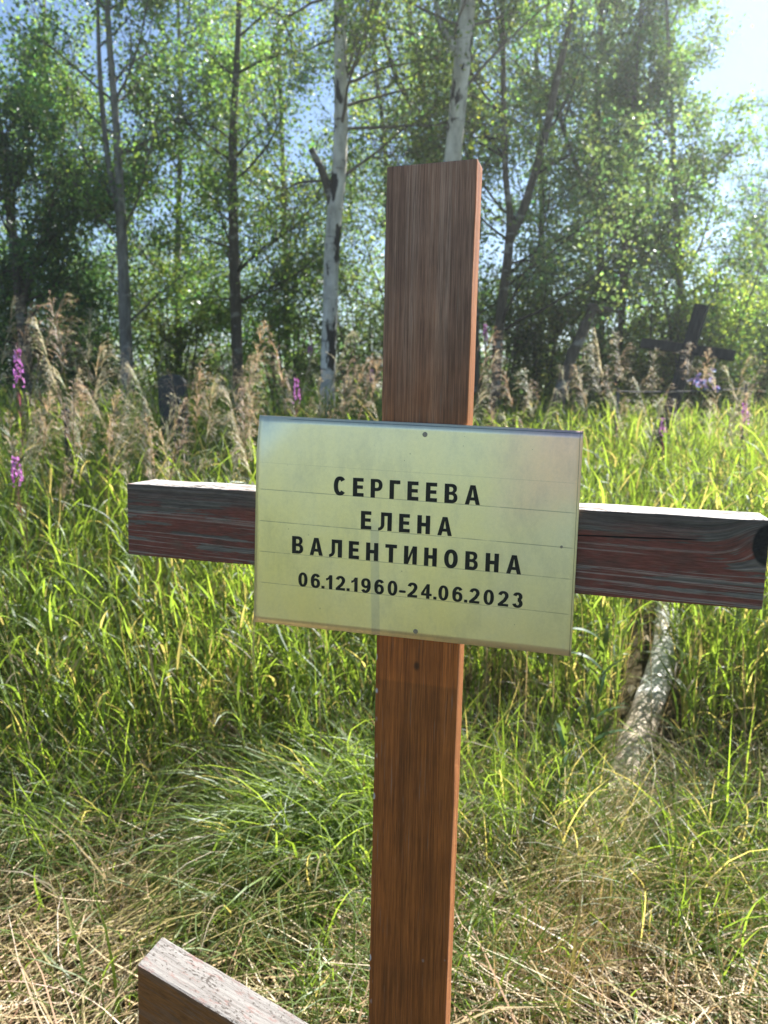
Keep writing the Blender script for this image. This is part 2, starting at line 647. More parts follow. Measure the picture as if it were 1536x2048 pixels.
make_tree('aspen_tree', 'straight grey-brown trunk with leafy top, right of the forked tree', 10.0,
          [(1206, 770, 29), (1203, 500, 26), (1201, 350, 23), (1200, 200, 21), (1206, 60, 17), (1212, -140, 10), (1216, -360, 5)],
          M_DARKBARK, DARKC, 15000, 'birch', limbs=[[(1202, 420, 14), (1160, 330, 10), (1130, 230, 9), (1115, 130, 7), (1100, -40, 4)]],
          crown=(1.8, 6.6), nb=34, blen=(0.8, 1.7), leaf=0.06)
make_tree('aspen_tree', 'slender second trunk close to the straight grey-brown one on the right', 9.8,
          [(1236, 770, 21), (1243, 560, 18), (1250, 380, 16), (1259, 250, 14), (1269, 110, 10), (1284, -80, 6), (1300, -260, 3)],
          M_DARKBARK, DARKC, 11000, 'willow', crown=(1.8, 6.6), nb=26, blen=(0.7, 1.5), leaf=0.06)
make_tree('aspen_tree', 'leafy tree that edges the open sky on the right, above the dark leaning cross', 9.5,
          [(1370, 770, 26), (1362, 560, 22), (1352, 380, 18), (1346, 200, 14), (1340, 20, 10), (1336, -180, 5)],
          M_GREYBARK, GREYC, 14000, 'birch', crown=(1.8, 6.6), nb=32, blen=(0.6, 1.25), leaf=0.06)
make_tree('willow_tree', 'dark full willow filling the left edge beside the grey birch', 8.8,
          [(60, 790, 34), (50, 600, 28), (30, 420, 20), (18, 300, 14), (8, 180, 8)],
          M_DARKBARK, DARKC, 17000, 'dark', limbs=[[(52, 620, 20), (95, 480, 15), (120, 360, 11), (130, 250, 8), (138, 150, 4)]],
          crown=(1.4, 5.0), nb=34, blen=(0.7, 1.3), leaf=0.06)
make_tree('birch_tree', 'thin birch in the gap between the dark trunk and the white birch', 11.0,
          [(575, 780, 22), (572, 520, 19), (566, 300, 15), (560, 100, 11), (556, -120, 6), (552, -300, 3)],
          M_GREYBARK, GREYC, 10000, 'yellow', crown=(2.0, 6.6), nb=26, blen=(0.8, 1.6), leaf=0.06)
make_tree('birch_tree', 'thin birch behind and between the two leftmost grey trunks', 11.0,
          [(352, 780, 24), (356, 520, 20), (362, 300, 16), (360, 100, 12), (352, -120, 8), (346, -320, 3)],
          M_GREYBARK, GREYC, 13000, 'birch', crown=(2.0, 6.6), nb=30, blen=(0.8, 1.7), leaf=0.06)
make_tree('birch_tree', 'pale thin-crowned birch behind the far left willow', 11.5,
          [(110, 780, 24), (104, 520, 20), (96, 300, 16), (92, 100, 12), (88, -120, 8), (84, -320, 3)],
          M_GREYBARK, GREYC, 10000, 'birch', crown=(2.2, 6.6), nb=26, blen=(0.8, 1.7), leaf=0.06)
make_tree('willow_tree', 'loose willow behind the gap between white birch and pale birch', 11.0,
          [(770, 780, 24), (776, 520, 20), (770, 300, 16), (752, 140, 12), (740, -20, 8), (728, -220, 3)],
          M_DARKBARK, DARKC, 9000, 'willow', crown=(1.9, 6.6), nb=26, blen=(0.8, 1.6), leaf=0.06)
make_tree('willow_tree', 'loose grey-green tree behind the wide V fork', 11.0,
          [(1080, 780, 24), (1084, 520, 20), (1082, 300, 16), (1076, 140, 12), (1066, -20, 8), (1060, -220, 3)],
          M_DARKBARK, DARKC, 10000, 'willow', crown=(1.9, 6.6), nb=28, blen=(0.8, 1.6), leaf=0.06)


# a pine at the right edge
def make_pine():
    Y = 13.0
    b = at(1528, 770, Y)
    z0 = float(ground_z(b.x, b.y))
    t = empty('pine_tree', (b.x, b.y, z0 - 0.03))
    tag(t, 'blue-grey pine standing alone at the right edge against open sky', 'tree')
    s = Soup()
    H = 7.2
    zz = np.linspace(0, H, 14)
    tube_np(s, np.stack([0.05 * np.sin(zz), 0 * zz, zz], -1), np.linspace(0.11, 0.015, 14), 10, rough=0.05)
    link('trunk', s.mesh('trunk', True), M_DARKBARK, t)
    tw, f = Soup(), Soup()
    tips = []
    for k in range(90):
        z = rng.uniform(1.2, H - 0.2)
        L = (0.25 + 0.95 * (1 - z / H)) * rng.uniform(0.7, 1.15)
        a = rng.uniform(0, 2 * np.pi)
        grow_branch(tw, tips, (0.05 * math.sin(z), 0, z), (math.cos(a), math.sin(a), 0.25), L, 0.014, 1, DARKC, 0.35)
    T = np.concatenate(tips)
    n = 22000
    C = T[rng.integers(0, len(T), n)] + rng.normal(0, 0.04, (n, 3))
    az = rng.uniform(0, 2 * np.pi, n)
    strips(f, C, az, rng.uniform(0.1, 1.6, n), rng.normal(0, 0.2, n), rng.uniform(0.07, 0.13, n), np.full(n, 0.012),
           vary((0.03, 0.055, 0.03), n, 0.2), S=1, round_base=False)
    link('twigs', tw.mesh('twigs'), M_TWIG, t)['kind'] = 'stuff'
    link('foliage', f.mesh('foliage'), M_LEAF, t)['kind'] = 'stuff'


make_pine()


# understorey bushes that close the view between the trunks
def make_shrub(label, u, Y, H, wid, green, n_leaf, leaf=0.040, group=None):
    n_leaf = int(n_leaf * 1.5)
    b = at(u, 770, Y)
    z0 = float(ground_z(b.x, Y))
    t = empty('willow_shrub', (b.x, Y, z0 - 0.02))
    tag(t, label, 'shrub', group)
    tw, tips = Soup(), []
    ns = 9
    for k in range(ns):
        a = rng.uniform(0, 2 * np.pi)
        lean = rng.uniform(0.05, 0.55) * wid / H
        s = Soup()
        L = H * rng.uniform(0.65, 1.0)
        q = np.linspace(0, 1, 8)
        P = np.stack([0.08 * math.cos(a) + math.cos(a) * lean * L * q ** 1.3, 0.08 * math.sin(a) + math.sin(a) * lean * L * q ** 1.3, L * q], -1)
        P += np.cumsum(rng.normal(0, 0.015, P.shape), 0)
        tube_np(s, P, np.linspace(0.024, 0.006, 8), 6)
        link('stem', s.mesh('stem', True), M_DARKBARK, t)
        for j in range(7):
            i = int(rng.integers(1, 8))
            c = rng.uniform(0, 2 * np.pi)
            grow_branch(tw, tips, P[i], (math.cos(c), math.sin(c), rng.uniform(0.1, 0.8)), rng.uniform(0.3, 0.6) * wid, 0.008, 1, DARKC)
    link('twigs', tw.mesh('twigs'), M_TWIG, t)['kind'] = 'stuff'
    T = np.concatenate(tips)
    C = T[rng.integers(0, len(T), n_leaf)] + rng.normal(0, 0.10, (n_leaf, 3))
    tone = np.exp(0.25 * np.sin(C[:, :1] * 3.7 + C[:, 2:3] * 2.9 + u) + 0.2 * np.sin(C[:, 1:2] * 4.1 + u))
    f = Soup()
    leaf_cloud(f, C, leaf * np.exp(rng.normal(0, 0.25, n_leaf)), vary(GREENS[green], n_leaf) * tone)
    link('foliage', f.mesh('foliage'), M_LEAF, t)['kind'] = 'stuff'


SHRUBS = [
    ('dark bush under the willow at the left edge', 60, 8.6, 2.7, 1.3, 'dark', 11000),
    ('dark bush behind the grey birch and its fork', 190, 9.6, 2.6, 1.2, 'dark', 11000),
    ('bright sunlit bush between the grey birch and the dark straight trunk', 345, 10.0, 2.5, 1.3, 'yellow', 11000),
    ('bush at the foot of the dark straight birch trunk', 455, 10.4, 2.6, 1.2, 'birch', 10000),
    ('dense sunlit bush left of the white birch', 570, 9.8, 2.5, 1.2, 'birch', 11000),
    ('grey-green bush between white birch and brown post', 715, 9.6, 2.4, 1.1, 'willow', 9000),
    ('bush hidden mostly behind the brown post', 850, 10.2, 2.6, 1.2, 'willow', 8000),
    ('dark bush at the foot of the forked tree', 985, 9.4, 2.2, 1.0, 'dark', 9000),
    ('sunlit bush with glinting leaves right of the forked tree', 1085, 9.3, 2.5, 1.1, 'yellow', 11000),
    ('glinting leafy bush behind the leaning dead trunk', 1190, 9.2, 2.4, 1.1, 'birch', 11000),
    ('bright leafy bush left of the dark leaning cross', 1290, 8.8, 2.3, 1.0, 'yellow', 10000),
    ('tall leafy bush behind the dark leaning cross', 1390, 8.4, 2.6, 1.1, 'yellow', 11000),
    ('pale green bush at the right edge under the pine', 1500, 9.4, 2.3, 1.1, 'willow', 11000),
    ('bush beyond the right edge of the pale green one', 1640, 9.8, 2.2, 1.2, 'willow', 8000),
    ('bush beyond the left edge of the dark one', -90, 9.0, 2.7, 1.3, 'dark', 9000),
]
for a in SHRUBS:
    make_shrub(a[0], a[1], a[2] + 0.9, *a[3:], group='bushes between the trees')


# a far wood that reads as one mass
def far_wood():
    f = Soup()
    n = 60000
    x = rng.uniform(-16, 17, n)
    y = rng.uniform(15, 20, n)
    top = 2.7 + 1.6 * np.sin(x * 0.9 + 1) + 1.0 * np.sin(x * 2.3) + 0.7 * np.sin(x * 5.1 + y)
    top = np.where(x > 6.0, np.minimum(top, 3.2), top)
    z = ground_z(x, y) + np.abs(top) * rng.beta(1.0, 1.5, n)
    C = np.stack([x, y, z], -1)
    tone = np.exp(0.3 * np.sin(C[:, :1] * 2.7 + C[:, 2:3] * 1.9))
    leaf_cloud(f, C, 0.10 * np.exp(rng.normal(0, 0.25, n)), vary(GREENS['willow'], n) * tone)
    o = link('distant_wood', f.mesh('distant_wood'), M_LEAF)
    tag(o, 'far green wood seen as one mass behind the nearer trees', None, None, 'stuff')


far_wood()


# ------------------------------------------------------------------ the memorial cross
from mathutils import noise as mnoise
A_YAW, A_LEAN, A_ROLL = R(-16.704), R(-2.149), R(0.681)
CROSS_M = Matrix.Rotation(A_YAW, 3, 'Z') @ Matrix.Rotation(A_LEAN, 3, 'X') @ Matrix.Rotation(A_ROLL, 3, 'Y')
CROSS_T = Vector((0.04214, 0.83391, 1.2737))
HB = 1.29


def wood_post_mat(name, worn_top=False, side=False):
    """brown stained softwood: fine upright grain, greyer where the weather got at it"""
    n = NT(name)
    v = n.coord('Object')
    x, y, z = n.sep(v)
    warp = n.noise(n.map(v, (9, 9, 1.6)), 1.0, 3, 0.5)
    xs = n.math('ADD', x, n.math('MULTIPLY', n.math('SUBTRACT', warp, 0.5), 0.014))
    vv = n.comb(xs, y, z)
    rings = n.noise(n.map(vv, (150, 150, 2.0)), 1.0, 5, 0.68)
    fine = n.noise(n.map(vv, (620, 620, 16)), 1.0, 4, 0.7)
    scratch = n.noise(n.map(vv, (430, 430, 11.0), (2, 1, 3)), 1.0, 3, 0.6)
    blot = n.noise(n.map(v, (16, 16, 5)), 1.0, 5, 0.6)
    wide = n.noise(n.map(vv, (34, 34, 1.7), (0, 3, 1)), 1.0, 3, 0.6)
    warm = n.ramp(rings, [(0.28, (0.150, 0.047, 0.010)), (0.47, (0.255, 0.082, 0.018)), (0.62, (0.330, 0.112, 0.026)), (0.8, (0.19, 0.060, 0.014))])
    grey = n.ramp(rings, [(0.28, (0.165, 0.092, 0.066)), (0.47, (0.275, 0.160, 0.115)), (0.62, (0.37, 0.245, 0.19)), (0.8, (0.215, 0.122, 0.088))])
    hgt = n.math('ADD', z, n.math('MULTIPLY', n.math('SUBTRACT', blot, 0.5), 0.35))
    c = n.mix(warm, grey, n.step(hgt, -0.04, 0.30))
    # a hand's breadth under the plate has faded less than the wood below it
    c = n.mix(c, (1.32, 1.25, 1.2), n.math('MULTIPLY', n.step(z, -0.202, -0.197), n.step(z, -0.10, -0.13)), 'MULTIPLY')
    kr = n.math('SQRT', n.math('ADD', n.math('MULTIPLY', x, x), n.math('MULTIPLY', n.math('MULTIPLY', n.math('ADD', z, 0.178), n.math('ADD', z, 0.178)), 0.4)))
    c = n.mix(c, (0.05, 0.02, 0.008), n.math('MULTIPLY', n.step(n.math('ADD', kr, n.math('MULTIPLY', blot, 0.003)), 0.0065, 0.003), 0.85))
    chk = n.math('MULTIPLY', n.step(n.noise(n.map(vv, (210, 210, 2.2), (9, 2, 5)), 1.0, 2, 0.4), 0.30, 0.24), n.step(n.noise(n.map(v, (30, 30, 4), (2, 8, 3)), 1.0, 2, 0.5), 0.48, 0.58))
    c = n.mix(c, (0.03, 0.014, 0.008), n.math('MULTIPLY', chk, 0.8))
    c = n.mix(c, (1.14, 1.08, 1.02), 1.0, 'MULTIPLY')
    c = n.mix(c, n.ramp(wide, [(0.3, (0.72, 0.70, 0.68)), (0.5, (1.0, 1.0, 1.0)), (0.7, (1.22, 1.18, 1.12))]), 0.8, 'MULTIPLY')
    c = n.mix(c, n.ramp(n.noise(n.map(v, (9, 9, 9), (4, 4, 2)), 1.0, 4, 0.6), [(0.3, 0.72), (0.7, 1.25)]), 0.8, 'MULTIPLY')
    c = n.mix(c, n.ramp(fine, [(0.3, 0.36), (0.55, 1.0), (0.75, 1.45)]), 0.95, 'MULTIPLY')
    lite = n.math('MULTIPLY', n.step(scratch, 0.60, 0.70), n.step(blot, 0.30, 0.6))
    c = n.mix(c, (0.26, 0.19, 0.14), n.math('MULTIPLY', lite, 0.72))
    # chips of old pale paint along the left arris
    chip = n.voro(n.map(v, (1, 1, 0.5)), 115)
    rare = n.noise(n.map(v, (20, 20, 9)), 1.0, 2, 0.5)
    ed = n.step(x, -0.0445, -0.0485)
    ed = n.math('MULTIPLY', ed, n.step(z, -0.12, -0.2))
    c = n.mix(c, (0.62, 0.60, 0.58), n.math('MULTIPLY', n.math('MULTIPLY', ed, n.step(chip, 0.33, 0.22)), n.step(rare, 0.42, 0.52)))
    spots = n.math('MULTIPLY', n.step(n.voro(n.map(v, (1, 1, 0.7), (4, 2, 1)), 42), 0.085, 0.05), n.step(n.noise(v, 13, 2), 0.52, 0.6))
    c = n.mix(c, (0.32, 0.24, 0.20), n.math('MULTIPLY', spots, 0.6))
    # the planed side faces kept more of their orange stain
    sidec = n.ramp(n.noise(n.map(v, (90, 160, 5)), 1.0, 4, 0.6), [(0.3, (0.22, 0.075, 0.025)), (0.6, (0.42, 0.16, 0.06)), (0.8, (0.50, 0.27, 0.14))])
    c = n.mix(c, sidec, n.step(x, 0.0478, 0.0492))
    h = n.math('ADD', n.math('MULTIPLY', rings, 0.6), fine)
    return n.done(n.principled(c, n.ramp(blot, [(0.3, 0.45), (0.7, 0.62)]), normal=n.bump(h, 0.55, 0.0016), spec=0.4))


def wood_bar_mat(name, knot=True, top=1.0, paints=((0.140, 0.078, 0.060), (0.235, 0.080, 0.060), (0.190, 0.115, 0.086))):
    """old red paint peeling off grey wood; top bleached by the sun"""
    n = NT(name)
    v = n.coord('Object')
    x, y, z = n.sep(v)
    # grain bends round the knot near the right end
    if knot:
        kx, kz = n.math('SUBTRACT', x, 0.358), n.math('ADD', z, 0.0085)
        r2 = n.math('ADD', n.math('MULTIPLY', kx, kx), n.math('MULTIPLY', kz, kz))
        fall = n.math('POWER', 2.718, n.math('MULTIPLY', r2, -1100.0))
        push = n.math('MULTIPLY', n.math('MULTIPLY', kz, fall), -0.5)
        zz = n.math('ADD', n.math('ADD', z, push), n.math('MULTIPLY', fall, -0.02))
    else:
        zz = z
    slow = n.noise(n.map(v, (3.2, 3, 10)), 1.0, 3, 0.5)
    zz = n.math('ADD', zz, n.math('MULTIPLY', n.math('SUBTRACT', slow, 0.5), 0.005))
    zz = n.math('ADD', zz, n.math('MULTIPLY', x, 0.02))
    vv = n.comb(x, y, zz)
    lines = n.noise(n.map(vv, (2.4, 60, 330)), 1.0, 4, 0.62)
    broad = n.noise(n.map(vv, (5.5, 30, 95), (1.3, 0, 0.4)), 1.0, 5, 0.62)
    fine = n.noise(n.map(vv, (60, 200, 800)), 1.0, 4, 0.7)
    worn = n.noise(n.map(v, (12, 12, 42), (5, 1, 2)), 1.0, 4, 0.6)
    paint = n.ramp(n.noise(n.map(v, (26, 20, 60)), 1.0, 4, 0.6), [(0.3, paints[0]), (0.55, paints[1]), (0.72, paints[2])])
    wood = n.ramp(lines, [(0.30, (0.10, 0.082, 0.068)), (0.5, (0.185, 0.162, 0.14)), (0.68, (0.29, 0.285, 0.25))])
    dark = n.ramp(lines, [(0.30, (0.060, 0.054, 0.047)), (0.5, (0.125, 0.112, 0.098)), (0.68, (0.21, 0.19, 0.17))])
    # bare streaks follow the grain, the upper third is bare and dark
    bare = n.math('MULTIPLY', 1.0 if knot else 0.25, n.step(n.math('ADD', broad, n.math('MULTIPLY', n.math('SUBTRACT', worn, 0.5), 0.34)), 0.535, 0.56))
    c = n.mix(paint, wood, bare)
    c = n.mix(c, (0.36, 0.28, 0.24), n.math('MULTIPLY', n.math('MULTIPLY', n.step(lines, 0.55, 0.60), n.step(z, 0.0, -0.035)), 0.85 if knot else 0.0))
    up = n.math('ADD', z, n.math('MULTIPLY', n.math('SUBTRACT', broad, 0.5), 0.045))
    if knot:
        c = n.mix(c, dark, n.math('MULTIPLY', n.step(up, -0.014, 0.006), 0.9))
    c = n.mix(c, n.ramp(fine, [(0.3, 0.5), (0.55, 1.0), (0.75, 1.4)]), 0.8, 'MULTIPLY')
    if knot:
        kr = n.math('SQRT', n.math('ADD', n.math('MULTIPLY', n.math('MULTIPLY', kx, 1.0), kx), n.math('MULTIPLY', n.math('MULTIPLY', kz, kz), 0.42)))
        kn = n.math('ADD', kr, n.math('MULTIPLY', n.math('SUBTRACT', worn, 0.5), 0.004))
        c = n.mix(c, n.ramp(n.noise(v, 300, 3), [(0.3, (0.014, 0.013, 0.012)), (0.7, (0.035, 0.033, 0.03))]), n.step(kn, 0.0155, 0.0125))
        # the long drying crack right of the plate
        cz = n.math('ABSOLUTE', n.math('SUBTRACT', n.math('ADD', z, n.math('MULTIPLY', n.math('SUBTRACT', worn, 0.5), 0.002)),
                                       n.math('MULTIPLY_ADD', x, 0.028, -0.0154)))
        crack = n.math('MULTIPLY', n.step(cz, 0.0012, 0.0004), n.math('MULTIPLY', n.step(x, 0.10, 0.12), n.step(x, 0.305, 0.28)))
        c = n.mix(c, (0.008, 0.007, 0.006), crack)
    # bleached top with dark crumbs and a little red left in the grain
    g = n.t.nodes.new('ShaderNodeNewGeometry')
    tr = n.t.nodes.new('ShaderNodeVectorTransform')
    tr.vector_type = 'NORMAL'
    tr.convert_from = 'WORLD'
    tr.convert_to = 'OBJECT'
    n.t.links.new(g.outputs['Normal'], tr.inputs[0])
    nx_, ny_, nz_ = n.sep(tr.outputs[0])
    tl = n.noise(n.map(v, (6, 150, 150)), 1.0, 4, 0.65)
    tc = n.ramp(tl, [(0.32, (0.17 * top, 0.145 * top, 0.135 * top)), (0.5, (0.34 * top, 0.32 * top, 0.305 * top)), (0.7, (0.45 * top, 0.43 * top, 0.41 * top))])
    tn = n.noise(n.map(v, (38, 90, 90), (3, 2, 1)), 1.0, 5, 0.7)
    tc = n.mix(tc, (0.30 * top, 0.13 * top, 0.11 * top), n.math('MULTIPLY', n.step(tn, 0.53, 0.64), 0.60))
    cr = n.noise(n.map(v, (140, 260, 200), (1, 7, 0)), 1.0, 3, 0.6)
    reg = n.noise(n.map(v, (9, 20, 20), (0.2, 0, 0)), 1.0, 2, 0.5)
    tc = n.mix(tc, (0.045, 0.035, 0.03), n.math('MULTIPLY', n.step(n.math('ADD', cr, n.math('MULTIPLY', n.math('SUBTRACT', reg, 0.5), 0.6)), 0.57, 0.63), 0.9))
    c = n.mix(c, tc, n.step(nz_, 0.6, 0.8))
    # sawn end: warm end grain
    er = n.noise(n.map(v, (3, 160, 60)), 1.0, 3, 0.5)
    ec = n.ramp(er, [(0.3, (0.16, 0.10, 0.06)), (0.7, (0.34, 0.23, 0.13))])
    c = n.mix(c, ec, n.step(nx_, 0.75, 0.9))
    h = n.math('ADD', n.math('MULTIPLY', lines, 1.2), fine)
    h = n.math('ADD', h, n.math('MULTIPLY', cr, 0.3))
    return n.done(n.principled(c, 0.72, normal=n.bump(h, 0.7, 0.0022), spec=0.3))


def board(name, corners, y0, y1, axis, mat, parent, loc, rot=None, step=0.02, rough=0.0005, bevel=0.002):
    """a sawn board: outline in the x-z plane between y0 and y1, edges eased, surface not quite flat"""
    bm = bmesh.new()
    a = [bm.verts.new((x, y0, z)) for x, z in corners]
    b = [bm.verts.new((x, y1, z)) for x, z in corners]
    bm.faces.new(a)
    bm.faces.new(b[::-1])
    for i in range(4):
        j = (i + 1) % 4
        bm.faces.new((a[j], a[i], b[i], b[j]))
    bmesh.ops.recalc_face_normals(bm, faces=bm.faces)
    bmesh.ops.bevel(bm, geom=list(bm.edges), offset=bevel, segments=2, profile=0.6, affect='EDGES')
    lo = min(c[axis] for c in corners)
    hi = max(c[axis] for c in corners)
    no = (1, 0, 0) if axis == 0 else (0, 0, 1)
    t = lo + step
    while t < hi - step * 0.5:
        co = (t, 0, 0) if axis == 0 else (0, 0, t)
        bmesh.ops.bisect_plane(bm, geom=list(bm.verts) + list(bm.edges) + list(bm.faces), plane_co=co, plane_no=no)
        t += step
    for v in bm.verts:
        p = v.co * 23
        q = v.co * 90
        d = Vector((mnoise.noise(p), mnoise.noise(p + Vector((7, 3, 1))), mnoise.noise(p + Vector((1, 9, 4))))) * rough
        d += Vector((mnoise.noise(q), 0, mnoise.noise(q + Vector((5, 5, 5))))) * rough * 0.7
        d.y *= 0.4
        v.co += d
    me = bpy.data.meshes.new(name)
    bm.to_mesh(me)
    bm.free()
    o = link(name, me, mat, parent, loc)
    if rot:
        o.rotation_euler = rot
    return o


# ---- lettering: outlines drawn here, one list of closed contours per layer of a glyph
def _arc(cx, cy, rx, ry, a0, a1, n=14, p=2.0):
    out = []
    for t in np.linspace(math.radians(a0), math.radians(a1), n):
        c, s = math.cos(t), math.sin(t)
        out.append((cx + rx * math.copysign(abs(c) ** (2 / p), c), cy + ry * math.copysign(abs(s) ** (2 / p), s)))
    return out


def _ring(cx, cy, rx, ry, st, sh, p=2.25):
    return [_arc(cx, cy, rx, ry, 0, 352, 30, p), _arc(cx, cy, rx - st, ry - sh, 0, 352, 30, p)]


def _stroke(P, w0, w1=None):
    P = np.array(P, float)
    t = np.gradient(P, axis=0)
    t /= np.linalg.norm(t, axis=1)[:, None]
    # thinner where the stroke runs level, as printed grotesques are
    w = (w1 if w1 else w0) + (w0 - (w1 if w1 else w0)) * np.abs(t[:, 1])
    nrm = np.stack([-t[:, 1], t[:, 0]], 1) * w[:, None] / 2
    return [[tuple(q) for q in P + nrm] + [tuple(q) for q in (P - nrm)[::-1]]]


def _box(x0, y0, x1, y1):
    return [(x0, y0), (x1, y0), (x1, y1), (x0, y1)]


ST, BA = 0.24, 0.195          # stem and bar weights


def glyph(ch):
    """(width, layers) for a cap height of 1"""
    if ch == 'Е':
        w = .60
        return w, [[[(0, 0), (w, 0), (w, BA), (ST, BA), (ST, .42), (w * .93, .42), (w * .93, .42 + BA * .95), (ST, .42 + BA * .95), (ST, 1 - BA), (w * .98, 1 - BA), (w * .98, 1), (0, 1)]]]
    if ch == 'Г':
        w = .58
        return w, [[[(0, 0), (ST, 0), (ST, 1 - BA), (w, 1 - BA), (w, 1), (0, 1)]]]
    if ch == 'Н':
        w = .70
        return w, [[[(0, 0), (ST, 0), (ST, .41), (w - ST, .41), (w - ST, 0), (w, 0), (w, 1), (w - ST, 1), (w - ST, .41 + BA), (ST, .41 + BA), (ST, 1), (0, 1)]]]
    if ch == 'Т':
        w = .66
        m = w / 2
        return w, [[[(m - ST / 2, 0), (m + ST / 2, 0), (m + ST / 2, 1 - BA), (w, 1 - BA), (w, 1), (0, 1), (0, 1 - BA), (m - ST / 2, 1 - BA)]]]
    if ch == 'И':
        w = .72
        return w, [[[(0, 0), (ST * .98, 0), (w - ST, .64), (w - ST, 0), (w, 0), (w, 1), (w - ST * .98, 1), (ST, .36), (ST, 1), (0, 1)]]]
    if ch == 'Л':
        w = .74
        a = [(w, 0), (w, 1), (.13, 1), (.13, .45)] + _arc(-.02, .30, .15, .15, 0, -90, 8) + [(-.02, -.01)] + _arc(-.02, .33, .345, .34, -80, -2, 10)[1:] + [(.325, 1 - BA), (w - ST, 1 - BA), (w - ST, 0)]
        return w, [[a]]
    if ch == 'А':
        w = .78
        m = w / 2
        return w, [[[(0, 0), (.215, 0), (.275, .215), (w - .275, .215), (w - .215, 0), (w, 0), (m + .13, 1), (m - .13, 1)],
                    [(.32, .375), (w - .32, .375), (m, .80)]]]
    if ch == 'О':
        w = .74
        return w, [_ring(w / 2, .5, w / 2, .515, ST, BA)]
    if ch == 'С':
        w = .70
        P = _arc(w / 2 + .005, .5, w / 2 - ST / 2, .515 - BA / 2, 42, 318, 34, 2.2)
        return w, [_stroke(P, ST, BA)]
    if ch == 'Р':
        w = .65
        o = [(0, 0), (ST, 0), (ST, .36)] + [(.34, .36)] + _arc(.345, .68, w - .345, .32, -86, 86, 14, 2.2) + [(.34, 1), (0, 1)]
        i = [(ST, .53), (.32, .53)] + _arc(.325, .685, .125, .155, -80, 80, 10, 2.2) + [(.32, .84), (ST, .84)]
        return w, [[o, i]]
    if ch == 'В':
        w = .68
        o = [(0, 0), (.38, 0)] + _arc(.38, .285, w - .38, .285, -86, 62, 14, 2.2) + _arc(.375, .755, w - .415, .245, -52, 86, 12, 2.2) + [(.37, 1), (0, 1)]
        i1 = [(ST, BA * .95), (.36, BA * .95)] + _arc(.365, .297, .115, .13, -80, 80, 10, 2.2) + [(.36, .43), (ST, .43)]
        i2 = [(ST, .59), (.34, .59)] + _arc(.345, .715, .10, .12, -80, 80, 10, 2.2) + [(.34, .84), (ST, .84)]
        return w, [[o, i1, i2]]
    s, b = .205, .165
    if ch == '0':
        w = .60
        return w, [_ring(w / 2, .5, w / 2, .515, s, b)]
    if ch == '1':
        w = .40
        return w, [[[(w - s, 0), (w, 0), (w, 1.0), (w - s * .85, 1.0), (w - s * 1.15, .90), (.12, .80), (0, .765), (0, .60), (.12, .645), (w - s, .71)]]]
    if ch == '2':
        w = .60
        P = _arc(.30, .705, .30 - s / 2, .31 - b / 2, 170, -28, 20) + [(.375, .40), (.22, .24), (.115, .12), (.09, .06)]
        return w, [_stroke(P, s, b), [_box(0.0, 0, w, b)]]
    if ch == '3':
        w = .59
        P1 = _arc(.285, .735, .27 - s / 2, .28 - b / 2, 168, -88, 20)
        P2 = _arc(.285, .285, .295 - s / 2, .30 - b / 2, 88, -170, 20)
        return w, [_stroke(P1, s, b), _stroke(P2, s, b)]
    if ch == '4':
        w = .64
        return w, [[[(w - .13 - s, 0), (w - .13, 0), (w - .13, .20), (w, .20), (w, .36), (w - .13, .36), (w - .13, 1), (w - .13 - s * .85, 1), (0, .375), (0, .20), (w - .13 - s, .20)],
                    [(w - .13 - s, .36), (w - .13 - s, .70), (.165, .36)]]]
    if ch in '69':
        w = .60
        P = _arc(.325, .55, .325 - s / 2, .465 - b / 2, 38, 182, 20) + [(s / 2, .42), (s / 2 + .005, .33)]
        L = [_ring(.305, .33, .295, .345, s * .95, b), _stroke(P, s, b)]
        if ch == '9':
            L = [[[(w - x, 1 - y) for x, y in c] for c in l] for l in L]
        return w, L
    if ch == '.':
        return .19, [[_box(0, 0, .19, .19)]]
    if ch == '-':
        return .42, [[_arc(.21, .33, .21, .085, 0, 350, 20, 4.0)]]
    return .3, []


